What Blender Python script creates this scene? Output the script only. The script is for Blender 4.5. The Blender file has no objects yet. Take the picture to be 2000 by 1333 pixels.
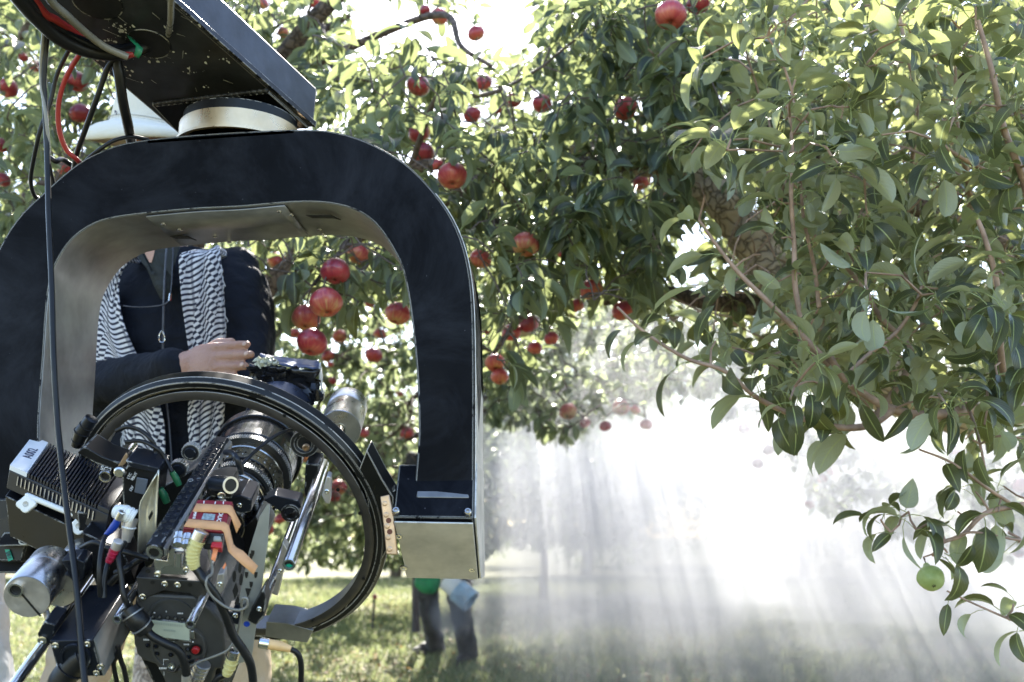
import bpy, bmesh, math, random
import numpy as np
from mathutils import Vector, Matrix

S = bpy.context.scene
COL = S.collection
# ------------------------------------------------------------------ camera, sky, sun, exposure
F_PX = 1944.0
PITCH = math.atan((1045 - 666.5) / F_PX)
CAM = np.array([0.0, 0.0, 0.85])
cd = bpy.data.cameras.new('camera')
cam = bpy.data.objects.new('camera', cd); COL.objects.link(cam)
cam.location = CAM; cam.rotation_euler = (math.pi / 2 + PITCH, 0, 0)
cd.sensor_width = 36; cd.lens = F_PX / 2000 * 36; cd.clip_start = 0.05; cd.clip_end = 400
cd.dof.use_dof = True; cd.dof.focus_distance = 1.6; cd.dof.aperture_fstop = 5.0; cd.dof.aperture_blades = 0
S.camera = cam
SUN_EL, SUN_AZ = 43.0, -2.0          # elevation, azimuth from +Y towards +X (degrees)
w = bpy.data.worlds.new('World'); S.world = w; w.use_nodes = True
nt = w.node_tree
sky = nt.nodes.new('ShaderNodeTexSky'); sky.sky_type = 'NISHITA'; sky.sun_disc = False
sky.sun_elevation = math.radians(SUN_EL); sky.sun_rotation = math.radians(SUN_AZ)
sky.air_density = 1.0; sky.dust_density = 1.0; sky.ozone_density = 1.0
nt.links.new(sky.outputs[0], nt.nodes['Background'].inputs[0])
nt.nodes['Background'].inputs[1].default_value = 0.1
sl = bpy.data.lights.new('sun', 'SUN'); sl.energy = 5.0; sl.angle = math.radians(0.53); sl.color = (1, .95, .86)
sun = bpy.data.objects.new('sun', sl); COL.objects.link(sun)
sd = Vector((math.sin(math.radians(SUN_AZ)) * math.cos(math.radians(SUN_EL)), math.cos(math.radians(SUN_AZ)) * math.cos(math.radians(SUN_EL)), math.sin(math.radians(SUN_EL))))
sun.rotation_euler = (-sd).to_track_quat('-Z', 'Y').to_euler(); sun.location = (0, 30, 20)
S.view_settings.view_transform = 'Standard'; S.view_settings.look = 'None'
S.view_settings.exposure = 2.65; S.view_settings.gamma = 1; S.view_settings.use_curve_mapping = False
S.render.engine = 'CYCLES'
cy = S.cycles
cy.use_denoising = True; cy.max_bounces = 6; cy.diffuse_bounces = 3; cy.glossy_bounces = 3; cy.transmission_bounces = 3
cy.volume_bounces = 0; cy.transparent_max_bounces = 4; cy.sample_clamp_indirect = 6
cy.volume_step_rate = 1.0; cy.volume_max_steps = 96
cy.caustics_reflective = False; cy.caustics_refractive = False

# ------------------------------------------------------------------ helpers
FW = np.array([0, math.cos(PITCH), math.sin(PITCH)]); UP = np.array([0, -math.sin(PITCH), math.cos(PITCH)]); RT = np.array([1.0, 0, 0])
def ray(u, v): return FW + RT * ((u - 1000) / F_PX) + UP * ((666.5 - v) / F_PX)
def P(u, v, D):
    d = ray(u, v); return CAM + d * (D / d[1])
def PZ(u, v, z):
    d = ray(u, v); return CAM + d * ((z - CAM[2]) / d[2])
def proj(X):
    X = np.atleast_2d(np.asarray(X, float)) - CAM; z = X @ FW; z = np.where(np.abs(z) < 1e-6, 1e-6, z)
    return 1000 + F_PX * (X @ RT) / z, 666.5 - F_PX * (X @ UP) / z, z
def nrm(v): v = np.asarray(v, float); return v / (np.linalg.norm(v) + 1e-12)
def frame(d):
    d = nrm(d); h = np.array([0, 0, 1.0]) if abs(d[2]) < .95 else np.array([1.0, 0, 0])
    e1 = nrm(np.cross(d, h)); return d, e1, np.cross(e1, d)
def spline(pts, n=6):
    p = [np.asarray(q, float) for q in pts]
    if len(p) < 3: return np.array([p[0] + (p[-1] - p[0]) * t for t in np.linspace(0, 1, n)])
    q = [2 * p[0] - p[1]] + p + [2 * p[-1] - p[-2]]; out = []
    for i in range(1, len(q) - 2):
        for k in range(n):
            t = k / n
            out.append(.5 * (2 * q[i] + (q[i + 1] - q[i - 1]) * t + (2 * q[i - 1] - 5 * q[i] + 4 * q[i + 1] - q[i + 2]) * t * t + (3 * q[i] - 3 * q[i + 1] + q[i + 2] - q[i - 1]) * t ** 3))
    out.append(p[-1]); return np.array(out)

class MB:
    def __init__(s): s.v = []; s.f = []; s.m = []; s.n = 0; s.mi = 0
    def add(s, v, f):
        v = np.asarray(v, float); s.v.append(v)
        for q in f: s.f.append(tuple(int(i) + s.n for i in q)); s.m.append(s.mi)
        s.n += len(v); return s
    def tube(s, pts, r, seg=8, cap=True):
        pts = np.asarray(pts, float); n = len(pts); r = np.broadcast_to(np.asarray(r, float), (n,))
        T = np.gradient(pts, axis=0); _, e1, e2 = frame(T[0]); V = []
        for i in range(n):
            t = nrm(T[i]); e1 = nrm(e1 - t * (e1 @ t)); e2 = np.cross(t, e1)
            a = np.arange(seg) * 2 * math.pi / seg
            V.append(pts[i] + r[i] * (np.cos(a)[:, None] * e1 + np.sin(a)[:, None] * e2))
        F = [(i * seg + k, i * seg + (k + 1) % seg, (i + 1) * seg + (k + 1) % seg, (i + 1) * seg + k) for i in range(n - 1) for k in range(seg)]
        if cap: F += [tuple(range(seg - 1, -1, -1)), tuple((n - 1) * seg + k for k in range(seg))]
        return s.add(np.concatenate(V), F)
    def cyl(s, p0, p1, r0, r1=None, seg=24): return s.tube([p0, p1], [r0, r0 if r1 is None else r1], seg)
    def lathe(s, o, ax, prof, seg=48, a0=0, a1=360, close=False):
        """prof: (distance along the axis, radius)"""
        d, e1, e2 = frame(ax); full = abs(a1 - a0 - 360) < 1e-6
        an = np.radians(np.linspace(a0, a1, seg, endpoint=not full)); V = []
        for (t, r) in prof: V.append(np.asarray(o) + d * t + r * (np.cos(an)[:, None] * e1 + np.sin(an)[:, None] * e2))
        m = len(prof); F = []
        for i in range(m if close else m - 1):
            j = (i + 1) % m
            for k in range(seg if full else seg - 1): F.append((i * seg + k, j * seg + k, j * seg + (k + 1) % seg, i * seg + (k + 1) % seg))
        return s.add(np.concatenate(V), F)
    def prism(s, poly, ext):
        p = np.asarray(poly, float); q = p + np.asarray(ext, float); n = len(p)
        return s.add(np.concatenate([p, q]), [tuple(range(n)), tuple(range(2 * n - 1, n - 1, -1))] + [(k, k + n, (k + 1) % n + n, (k + 1) % n) for k in range(n)])
    def loft(s, a, b):
        a = np.asarray(a, float); n = len(a)
        return s.add(np.concatenate([a, np.asarray(b, float)]), [tuple(range(n)), tuple(range(2 * n - 1, n - 1, -1))] + [(k, k + n, (k + 1) % n + n, (k + 1) % n) for k in range(n)])
    def box(s, c, ex, ey, ez):
        c = np.asarray(c, float); ex, ey, ez = [np.asarray(e, float) for e in (ex, ey, ez)]
        return s.prism([c - ex - ey - ez, c + ex - ey - ez, c + ex + ey - ez, c - ex + ey - ez], 2 * ez)
    def sheet(s, rows):
        rows = np.asarray(rows, float); a, b = rows.shape[:2]
        return s.add(rows.reshape(-1, 3), [(i * b + j, i * b + j + 1, (i + 1) * b + j + 1, (i + 1) * b + j) for i in range(a - 1) for j in range(b - 1)])
    def mesh(s, name):
        me = bpy.data.meshes.new(name); me.from_pydata(np.concatenate(s.v).tolist(), [], s.f); me.update()
        bm = bmesh.new(); bm.from_mesh(me); bmesh.ops.recalc_face_normals(bm, faces=bm.faces); bm.to_mesh(me); bm.free()
        return me
    def build(s, name, mats, parent=None, smooth=35, bevel=0, seg=2, local=None):
        me = s.mesh(name)
        if not isinstance(mats, (list, tuple)): mats = [mats]
        for m in mats: me.materials.append(m)
        if len(mats) > 1: me.polygons.foreach_set('material_index', s.m)
        if smooth: me.shade_smooth(); me.set_sharp_from_angle(angle=math.radians(smooth))
        o = link(name, me, parent)
        if bevel:
            b = o.modifiers.new('bevel', 'BEVEL'); b.width = bevel; b.segments = seg; b.limit_method = 'ANGLE'; b.angle_limit = math.radians(40)
            b.harden_normals = False
        return o
def link(name, data, parent=None):
    o = bpy.data.objects.new(name, data); COL.objects.link(o)
    if parent is not None:
        o.parent = parent
        L = parent.matrix_basis if parent.parent is None else Matrix.Identity(4)
        o.matrix_parent_inverse = L.inverted()
    return o
def tag(o, label, cat, group=None):
    o['label'] = label; o['category'] = cat
    if group: o['group'] = group
    return o
def thing(name, loc, label, cat, group=None):
    o = bpy.data.objects.new(name, None); COL.objects.link(o); o.location = [float(x) for x in loc]
    o.matrix_basis = Matrix.Translation(o.location); o.empty_display_size = .05
    return tag(o, label, cat, group)
def lab(o, label): o['label'] = label; return o

# ------------------------------------------------------------------ materials
class N:
    def __init__(s, name):
        s.m = bpy.data.materials.new(name); s.m.use_nodes = True; s.t = s.m.node_tree; s.b = s.t.nodes['Principled BSDF']; s.out = s.t.nodes['Material Output']
    def n(s, typ, **k):
        x = s.t.nodes.new(typ)
        for a, b in k.items(): setattr(x, a, b)
        return x
    def l(s, a, b): s.t.links.new(a, b)
    def noise(s, scale, detail=3, coord='Object', rough=.6, dist=0):
        tc = s.n('ShaderNodeTexCoord'); x = s.n('ShaderNodeTexNoise'); x.inputs['Scale'].default_value = scale; x.inputs['Detail'].default_value = detail
        x.inputs['Roughness'].default_value = rough; x.inputs['Distortion'].default_value = dist
        s.l(tc.outputs[coord], x.inputs['Vector']); return x.outputs['Fac']
    def ramp(s, fac, stops):
        r = s.n('ShaderNodeValToRGB'); e = r.color_ramp.elements
        while len(e) < len(stops): e.new(.5)
        for i, (p, c) in enumerate(stops): e[i].position = p; e[i].color = (*(c if hasattr(c, '__len__') else (c, c, c)), 1)
        s.l(fac, r.inputs[0]); return r.outputs[0]
    def math(s, op, a, b=None):
        x = s.n('ShaderNodeMath', operation=op)
        for i, q in enumerate((a, b)):
            if q is None: continue
            if isinstance(q, (int, float)): x.inputs[i].default_value = q
            else: s.l(q, x.inputs[i])
        return x.outputs[0]
    def mix(s, fac, a, b, mode='MIX'):
        x = s.n('ShaderNodeMix', data_type='RGBA', blend_type=mode)
        for i, q in zip((0, 6, 7), (fac, a, b)):
            if isinstance(q, (int, float)): x.inputs[i].default_value = q
            elif isinstance(q, tuple): x.inputs[i].default_value = (*q, 1)
            else: s.l(q, x.inputs[i])
        return x.outputs[2]
    def bump(s, h, strength=.3, dist=.002):
        b = s.n('ShaderNodeBump'); b.inputs['Strength'].default_value = strength; b.inputs['Distance'].default_value = dist
        s.l(h, b.inputs['Height']); s.l(b.outputs[0], s.b.inputs['Normal'])
    def set(s, **k):
        for a, q in k.items():
            i = s.b.inputs[a.replace('_', ' ')]
            if isinstance(q, (int, float)): i.default_value = q
            elif isinstance(q, tuple): i.default_value = (*q, 1)
            else: s.l(q, i)
        return s
def mat(name, col, rough=.5, metal=0, var=.25, scale=20, bump=0, bscale=150, wear=0, wearcol=(.45, .44, .42), rvar=.12, coat=0, spec=.5):
    n = N(name); f = n.noise(scale, 4)
    c = n.mix(n.ramp(f, [(.3, 0.0), (.7, 1.0)]), tuple(x * (1 - var) for x in col), tuple(min(1, x * (1 + var)) for x in col))
    r = n.ramp(n.noise(scale * 1.7, 5, dist=.6), [(.25, max(.02, rough - rvar)), (.75, min(1, rough + rvar))])
    n.set(Roughness=r, Metallic=metal, Specular_IOR_Level=spec)
    if coat: n.set(Coat_Weight=coat)
    if name == 'black_paint':
        sm = n.ramp(n.noise(3.5, 8, rough=.72, dist=1.2), [(.46, 0.0), (.72, .8)]); c = n.mix(sm, c, (.022, .024, .032)); sc2 = n.ramp(n.noise(160, 2), [(.74, 0.0), (.76, .8)]); c = n.mix(sc2, c, (.1, .1, .12))
    if wear:
        bv = n.n('ShaderNodeBevel', samples=4); bv.inputs['Radius'].default_value = .0026
        ge = n.n('ShaderNodeNewGeometry'); dt = n.n('ShaderNodeVectorMath', operation='DOT_PRODUCT')
        n.l(bv.outputs[0], dt.inputs[0]); n.l(ge.outputs['Normal'], dt.inputs[1])
        e = n.ramp(dt.outputs['Value'], [(.96, 1.0), (.995, 0.0)])
        g = n.ramp(n.noise(38, 6, rough=.75), [(.62 - wear * .25, 0.0), (.66 - wear * .25, 1.0)])
        k = n.math('MULTIPLY', e, g)
        c = n.mix(k, c, wearcol)
    n.set(Base_Color=c)
    if bump: n.bump(n.noise(bscale, 3), bump, .001)
    return n.m
# ================================================================== THE SETTING
rng = np.random.default_rng(7)
random.seed(7)
def leaf_mat(name, top, under, light, rough=.3, trans=.38):
    n = N(name)
    at = n.n('ShaderNodeAttribute', attribute_name='rnd'); oi = n.n('ShaderNodeObjectInfo')
    r = n.math('FRACT', n.math('ADD', at.outputs['Fac'], oi.outputs['Random']))
    ge = n.n('ShaderNodeNewGeometry')
    t = n.mix(r, tuple(x * .6 for x in top), tuple(x * 1.5 for x in top))
    yel = n.math('GREATER_THAN', r, .93); t = n.mix(n.math('MULTIPLY', yel, .7), t, (.16, .15, .02))
    uv = n.n('ShaderNodeTexCoord'); sp = n.n('ShaderNodeSeparateXYZ'); n.l(uv.outputs['UV'], sp.inputs[0])
    rib = n.ramp(n.math('ABSOLUTE', n.math('SUBTRACT', sp.outputs[0], .5)), [(.0, 1.0), (.045, 0.0)])
    wv = n.math('SINE', n.math('ADD', n.math('MULTIPLY', sp.outputs[1], 60), n.math('MULTIPLY', n.math('ABSOLUTE', n.math('SUBTRACT', sp.outputs[0], .5)), -40)))
    vein = n.ramp(wv, [(.86, 0.0), (1.0, .1)])
    t = n.mix(n.math('MAXIMUM', rib, vein), t, light)
    t = n.mix(n.ramp(n.noise(55, 3), [(.66, 0.0), (.7, .75)]), t, (.09, .05, .02))
    c = n.mix(ge.outputs['Backfacing'], t, n.mix(n.math('MULTIPLY', rib, .6), under, light))
    n.set(Base_Color=c, Roughness=n.math('ADD', n.math('MULTIPLY', ge.outputs['Backfacing'], .25), rough), Specular_IOR_Level=.5)
    n.bump(n.math('MULTIPLY', wv, 1.0), .25, .0006)
    tr = n.n('ShaderNodeBsdfTranslucent'); mx = n.n('ShaderNodeMixShader'); mx.inputs[0].default_value = trans
    n.l(n.mix(r, tuple(x for x in light), tuple(x * .7 for x in light)), tr.inputs[0])
    n.l(n.b.outputs[0], mx.inputs[1]); n.l(tr.outputs[0], mx.inputs[2]); n.l(mx.outputs[0], n.out.inputs[0])
    return n.m
M_PEAR = leaf_mat('pear_leaf', (.008, .017, .01), (.36, .38, .27), (.5, .55, .2), trans=.3)
M_APPLE = leaf_mat('apple_leaf', (.009, .02, .012), (.18, .215, .14), (.4, .46, .19), rough=.3, trans=.32)
M_FARL = leaf_mat('far_leaf', (.025, .042, .02), (.2, .23, .14), (.46, .53, .27), rough=.4, trans=.4)
M_PETI = mat('petiole', (.3, .34, .13), .5)

def bark_mat(name, a, b, scale=18, depth=.012):
    n = N(name); tc = n.n('ShaderNodeTexCoord'); mp = n.n('ShaderNodeMapping'); mp.inputs['Scale'].default_value = (1, 1, 1)
    n.l(tc.outputs['Object'], mp.inputs[0])
    vo = n.n('ShaderNodeTexVoronoi', feature='DISTANCE_TO_EDGE'); vo.inputs['Scale'].default_value = scale; nz = n.n('ShaderNodeTexNoise'); nz.inputs['Scale'].default_value = scale * .6; n.l(tc.outputs['Object'], nz.inputs['Vector']); va = n.n('ShaderNodeVectorMath', operation='MULTIPLY_ADD'); n.l(nz.outputs['Color'], va.inputs[0]); va.inputs[1].default_value = (.09,) * 3; n.l(mp.outputs[0], va.inputs[2]); n.l(va.outputs[0], vo.inputs['Vector'])
    cr = n.ramp(vo.outputs['Distance'], [(.0, 0.0), (.05, .55), (.16, 1.0)])
    no = n.noise(45, 5)
    c = n.mix(cr, tuple(x * .4 for x in a), n.mix(no, a, b))
    n.set(Base_Color=c, Roughness=.85); n.bump(n.math('ADD', cr, n.math('MULTIPLY', no, .4)), .8, depth)
    return n.m
M_BARK = bark_mat('bark', (.42, .32, .25), (.7, .58, .47), 26, .008)
M_BARK_D = bark_mat('dark_bark', (.09, .06, .05), (.2, .15, .12), 30, .006)
M_TWIG = mat('twig_bark', (.34, .22, .16), .6, var=.4, scale=30, bump=.4, bscale=90)
M_TWIG_G = mat('grey_twig_bark', (.12, .09, .08), .7, var=.4, scale=30, bump=.4, bscale=90)

# ---- leaf templates: blade along +Y, face +Z; arch = droop over its length, fold = V across the midrib
def leaf_template(ns, nc, width=.46, arch=.9, fold=.25, twist=0., pet=.45, wav=0.):
    V = []; F = []; UV = []
    ts = np.linspace(0, 1, ns); pos = np.array([0., pet, 0.]); ang = .25
    if pet == 0: ang = .1
    xs = np.linspace(-1, 1, nc); st = 1 / (ns - 1)
    for i, t in enumerate(ts):
        w = width * .5 * (math.sin(math.pi * min(1, t ** .8)) ** .75 if 0 < t < 1 else 0.0) + .004
        w *= 1 + .0 * t
        up = np.array([0, math.sin(ang), math.cos(ang)]); dr = np.array([0, math.cos(ang), -math.sin(ang)])
        tw = twist * t
        for x in xs:
            side = np.array([math.cos(tw), 0, 0]) + up * math.sin(tw)
            V.append(pos + side * (x * w * math.cos(fold)) + up * (abs(x) * w * math.sin(fold) + wav * w * math.sin(9 * t + 2 * x)))
            UV.append((x * .5 + .5, t))
        ang += arch * st; pos = pos + dr * st
    for i in range(ns - 1):
        for j in range(nc - 1): F.append((i * nc + j, i * nc + j + 1, (i + 1) * nc + j + 1, (i + 1) * nc + j))
    nb = len(F)
    if pet > 0:
        b = len(V); h = .012
        for (y, z) in ((0, -.1 * pet), (pet * .5, .05 * pet), (pet * 1.02, 0)):
            for k in range(3): a = k * 2.094; V.append(np.array([h * math.cos(a), y, z + h * math.sin(a)])); UV.append((.5, 0))
        for i in range(2):
            for k in range(3): F.append((b + i * 3 + k, b + i * 3 + (k + 1) % 3, b + (i + 1) * 3 + (k + 1) % 3, b + (i + 1) * 3 + k))
    return np.array(V), F, np.array(UV), nb
def template_mesh(name, tpl, mats):
    V, F, UV, nb = tpl
    me = bpy.data.meshes.new(name); me.from_pydata(V.tolist(), [], F); uv = me.uv_layers.new(name='UVMap')
    idx = np.empty(len(me.loops), int); me.loops.foreach_get('vertex_index', idx); uv.data.foreach_set('uv', UV[idx].ravel())
    for m in mats: me.materials.append(m)
    me.polygons.foreach_set('material_index', [0 if i < nb else 1 for i in range(len(F))]); me.shade_smooth(); return me
def leaf_frames(pos, dirs, ups):
    y = dirs / np.linalg.norm(dirs, axis=1)[:, None]; x = np.cross(y, ups); x /= np.linalg.norm(x, axis=1)[:, None] + 1e-9
    return np.stack([x, y, np.cross(x, y)], axis=2)        # columns
def merged_leaves(name, tpls, which, pos, fr, size, mats, parent=None):
    VV = []; FF = []; UU = []; RR = []; MI = []; off = 0
    for k, (V, F, UV, nb) in enumerate(tpls):
        s = np.where(which == k)[0]
        if len(s) == 0: continue
        W = np.einsum('nij,vj->nvi', fr[s], V) * size[s][:, None, None] + pos[s][:, None, :]
        Fa = np.array([q if len(q) == 4 else (*q, q[-1]) for q in F]); nv = len(V)
        VV.append(W.reshape(-1, 3)); FF.append((Fa[None] + (np.arange(len(s)) * nv)[:, None, None] + off).reshape(-1, 4))
        UU.append(np.tile(UV, (len(s), 1))); RR.append(np.repeat(rng.random(len(s)), nv)); MI.append(np.tile([0 if i < nb else 1 for i in range(len(F))], len(s)))
        off += nv * len(s)
    V = np.concatenate(VV); Fq = np.concatenate(FF); UV = np.concatenate(UU); R = np.concatenate(RR); MI = np.concatenate(MI)
    me = bpy.data.meshes.new(name); me.vertices.add(len(V)); me.vertices.foreach_set('co', V.astype(np.float32).ravel())
    me.loops.add(len(Fq) * 4); me.loops.foreach_set('vertex_index', Fq.astype(np.int32).ravel())
    me.polygons.add(len(Fq)); me.polygons.foreach_set('loop_start', (np.arange(len(Fq)) * 4).astype(np.int32)); me.polygons.foreach_set('loop_total', np.full(len(Fq), 4, np.int32))
    for m in mats: me.materials.append(m)
    me.polygons.foreach_set('material_index', MI.astype(np.int32)); me.update(calc_edges=True)
    uv = me.uv_layers.new(name='UVMap'); uv.data.foreach_set('uv', UV[Fq.ravel()].astype(np.float32).ravel())
    a = me.attributes.new('rnd', 'FLOAT', 'POINT'); a.data.foreach_set('value', R.astype(np.float32)); me.shade_smooth()
    return link(name, me, parent)

def inpoly(u, v, poly):
    u = np.asarray(u); v = np.asarray(v); c = np.zeros(u.shape, bool); n = len(poly); j = n - 1
    for i in range(n):
        xi, yi = poly[i]; xj, yj = poly[j]
        c ^= ((yi > v) != (yj > v)) & (u < (xj - xi) * (v - yi) / (yj - yi + 1e-9) + xi); j = i
    return c
def dens(u, v, zones):
    d = np.zeros(np.shape(u))
    for poly, w_ in zones: d = np.where(inpoly(u, v, poly), w_, d)
    return d
def sample(n, zones, D0, D1, power=1.0, jitter=10):
    """anchor points spread through the volume that the outlines span between two distances"""
    us = [p[0] for z in zones for p in z[0]]; vs = [p[1] for z in zones for p in z[0]]; out = []
    while len(out) < n:
        u = rng.uniform(min(us), max(us), 4000); v = rng.uniform(min(vs), max(vs), 4000); k = rng.random(4000) < dens(u + rng.normal(0, jitter, 4000), v + rng.normal(0, jitter, 4000), zones)
        D = D0 + (D1 - D0) * rng.random(4000) ** power
        for a, b, c in zip(u[k], v[k], D[k]): out.append(P(a, b, c))
    return np.array(out[:n])
def clear(pos, boxes):
    """boxes: (u0,u1,v0,v1,Dmax): nothing grows nearer than Dmax there (the rig, the boom and the people stand there)"""
    u, v, z = proj(pos); k = np.ones(len(pos), bool)
    for (a, b, c, d, D) in boxes: k &= ~((u > a) & (u < b) & (v > c) & (v < d) & (pos[:, 1] < D))
    return k

class Tree:
    """limbs are drawn; twigs are grown to every anchor from the nearest wood, so nothing floats"""
    def __init__(s, name, base, label, group=None):
        s.t = thing(name, base, label, 'tree', group); s.nodes = []; s.rad = []; s.wood = MB(); s.lp = []; s.ld = []; s.lu = []; s.ls = []; s.pref = []
    def limb(s, pts, r0, r1, name='limb', m=None, seg=10, rough=.0, n=8):
        c = spline(pts, n); k = len(c); r = r0 + (r1 - r0) * np.linspace(0, 1, k) ** .8
        if rough: c[1:-1] += rng.normal(0, rough, (k - 2, 3)); r = r * (1 + rng.normal(0, .07, k))
        MB().tube(c, r, seg).build(name, m or M_BARK, s.t, smooth=60)
        s.nodes.append(c); s.rad.append(r); return c
    def grow(s, anchors, r_tip=.0018, wob=.05, step=.07):
        nodes = np.concatenate(s.nodes); 
        order = np.argsort([np.min(np.sum((nodes - a) ** 2, 1)) for a in anchors]); dirs = np.zeros_like(anchors)
        for i in order:
            a = anchors[i]; d = np.linalg.norm(nodes - a, axis=1); j = int(np.argmin(d)); b = nodes[j]; L = d[j]
            k = max(2, int(L / step)); t = np.linspace(0, 1, k + 1)[:, None]
            mid = rng.normal(0, wob * L + .001, 3) + np.array([0, 0, .08 * L])
            c = b + (a - b) * t + mid * np.sin(t * math.pi); dirs[i] = nrm(c[-1] - c[-2])
            s.wood.tube(c, np.linspace(r_tip * (1.3 + 2.2 * min(L, 1.2)), r_tip, k + 1), 5, cap=False); nodes = np.concatenate([nodes, c[1:]])
        s.gn = nodes; return dirs
    def rosettes(s, anchors, dirs, nmin, nmax, size, droop=.3, sprd=1.0, shoot=.0):
        for a, d in zip(anchors, dirs):
            k = rng.integers(nmin, nmax + 1); ph = rng.uniform(0, 6.28); _, e1, e2 = frame(d)
            for q in range(k):
                an = ph + q * 2.4; rad = nrm(e1 * math.cos(an) + e2 * math.sin(an))
                out = nrm(rad * sprd + d * rng.uniform(.1, .9) + np.array([0, 0, -droop]) + rng.normal(0, .25, 3))
                s.lp.append(a - d * rng.uniform(0, shoot) + rng.normal(0, .004, 3)); s.ld.append(out)
                s.lu.append(nrm(np.array([0, 0, 1.]) + rng.normal(0, .45, 3))); s.ls.append(size * rng.uniform(.65, 1.15)); 
    def along(s, curve, every, size, start=.15, droop=.25):
        L = np.concatenate([[0], np.cumsum(np.linalg.norm(np.diff(curve, axis=0), axis=1))]); t = L[-1] * start; k = 0
        while t < L[-1]:
            i = min(len(curve) - 2, int(np.searchsorted(L, t)) - 1); i = max(i, 0); d = nrm(curve[i + 1] - curve[i]); p = curve[i] + (curve[i + 1] - curve[i]) * ((t - L[i]) / (L[i + 1] - L[i] + 1e-9))
            _, e1, e2 = frame(d); an = k * 2.4 + rng.normal(0, .3); out = nrm((e1 * math.cos(an) + e2 * math.sin(an)) + d * rng.uniform(.2, .8) + np.array([0, 0, -droop]) + rng.normal(0, .15, 3))
            s.lp.append(p); s.ld.append(out); s.lu.append(nrm(np.array([0, 0, 1.]) + rng.normal(0, .4, 3))); s.ls.append(size * rng.uniform(.7, 1.15)); t += every * rng.uniform(.6, 1.4); k += 1
    def finish(s, tpls, meshes, mats, twig, singles=0, boxes=(), fruit=(), keep_far=None):
        pos = np.array(s.lp); d = np.array(s.ld); up = np.array(s.lu); sz = np.array(s.ls)
        tip = pos + d / np.linalg.norm(d, axis=1)[:, None] * sz[:, None] * .9
        k = clear(pos, boxes) & clear(tip, boxes)
        u, v, z = proj(tip); PR = [proj(pos + (tip - pos) * q)[:2] for q in (.2, .45, .7, .95, 1.1)]
        for (fu, fv, fr, fD) in fruit:
            for (a, b) in PR:
                k &= ~((np.hypot(a - fu, b - fv) < fr * 1.25 + 2) & (z < fD + .06) & (rng.random(len(k)) < .93))
        pos, d, up, sz = pos[k], d[k], up[k], sz[k]; fr_ = leaf_frames(pos, d, up); wh = rng.integers(0, len(tpls), len(pos))
        u, v, z = proj(pos); vis = (u > -20) & (u < 2020) & (v > -20) & (v < 1350) & (z > 0)
        sc = np.where(vis, sz / np.maximum(z, .1), 0); one = np.zeros(len(pos), bool)
        if singles: one[np.argsort(-sc)[:singles]] = True
        if (~one).any():
            o = merged_leaves('foliage', tpls, wh[~one], pos[~one], fr_[~one], sz[~one], mats, s.t); o['kind'] = 'stuff'
        for i in np.where(one)[0]:
            o = link('leaf', meshes[wh[i]], s.t); M = Matrix.Identity(4)
            for r_ in range(3):
                for c_ in range(3): M[r_][c_] = fr_[i][r_][c_] * sz[i]
                M[r_][3] = pos[i][r_]
            o.matrix_basis = M
        if s.wood.n:
            o = s.wood.build('twigs', twig, s.t, smooth=60); o['kind'] = 'stuff'
        return pos

T_PEAR = [leaf_template(9, 5, .4, 1.1, .28, .15), leaf_template(9, 5, .44, 1.7, .18, -.3), leaf_template(9, 5, .36, .7, .35, .1, wav=.06), leaf_template(9, 5, .46, 1.3, .5, .4), leaf_template(9, 5, .4, 2.1, .25, -.1, wav=.08), leaf_template(9, 5, .38, .9, .6, .7, wav=.05), leaf_template(9, 5, .5, 1.0, .1, -.5, .3)]
T_APPLE = [leaf_template(7, 5, .42, .7, .45, .2, .28), leaf_template(7, 5, .46, .35, .6, -.2, .25, wav=.05), leaf_template(7, 5, .38, 1.1, .35, .5, .3), leaf_template(7, 5, .44, 1.4, .5, -.4, .25)]
T_MID = [leaf_template(5, 3, .5, .7, .45, .2, 0), leaf_template(5, 3, .46, 1.2, .3, -.4, 0), leaf_template(5, 3, .54, .3, .5, .5, 0)]
T_LOW = [leaf_template(4, 3, .55, .8, .4, .3, 0), leaf_template(3, 3, .6, .3, .4, -.5, 0)]
ME_PEAR = [template_mesh('pear_leaf', t, [M_PEAR, M_PETI]) for t in T_PEAR]
ME_APPLE = [template_mesh('apple_leaf', t, [M_APPLE, M_PETI]) for t in T_APPLE]
M_MIDL = M_FARL

# keep-clear zones: (u0,u1,v0,v1,nearest allowed distance)
RIG = [(-200, 950, 240, 1400, 2.25), (-200, 640, -200, 270, 2.0), (100, 545, 130, 1400, 2.95), (-200, 120, 380, 1400, 2.3), (795, 950, 750, 1400, 7.3), (330, 650, 640, 820, 2.5)]

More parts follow.
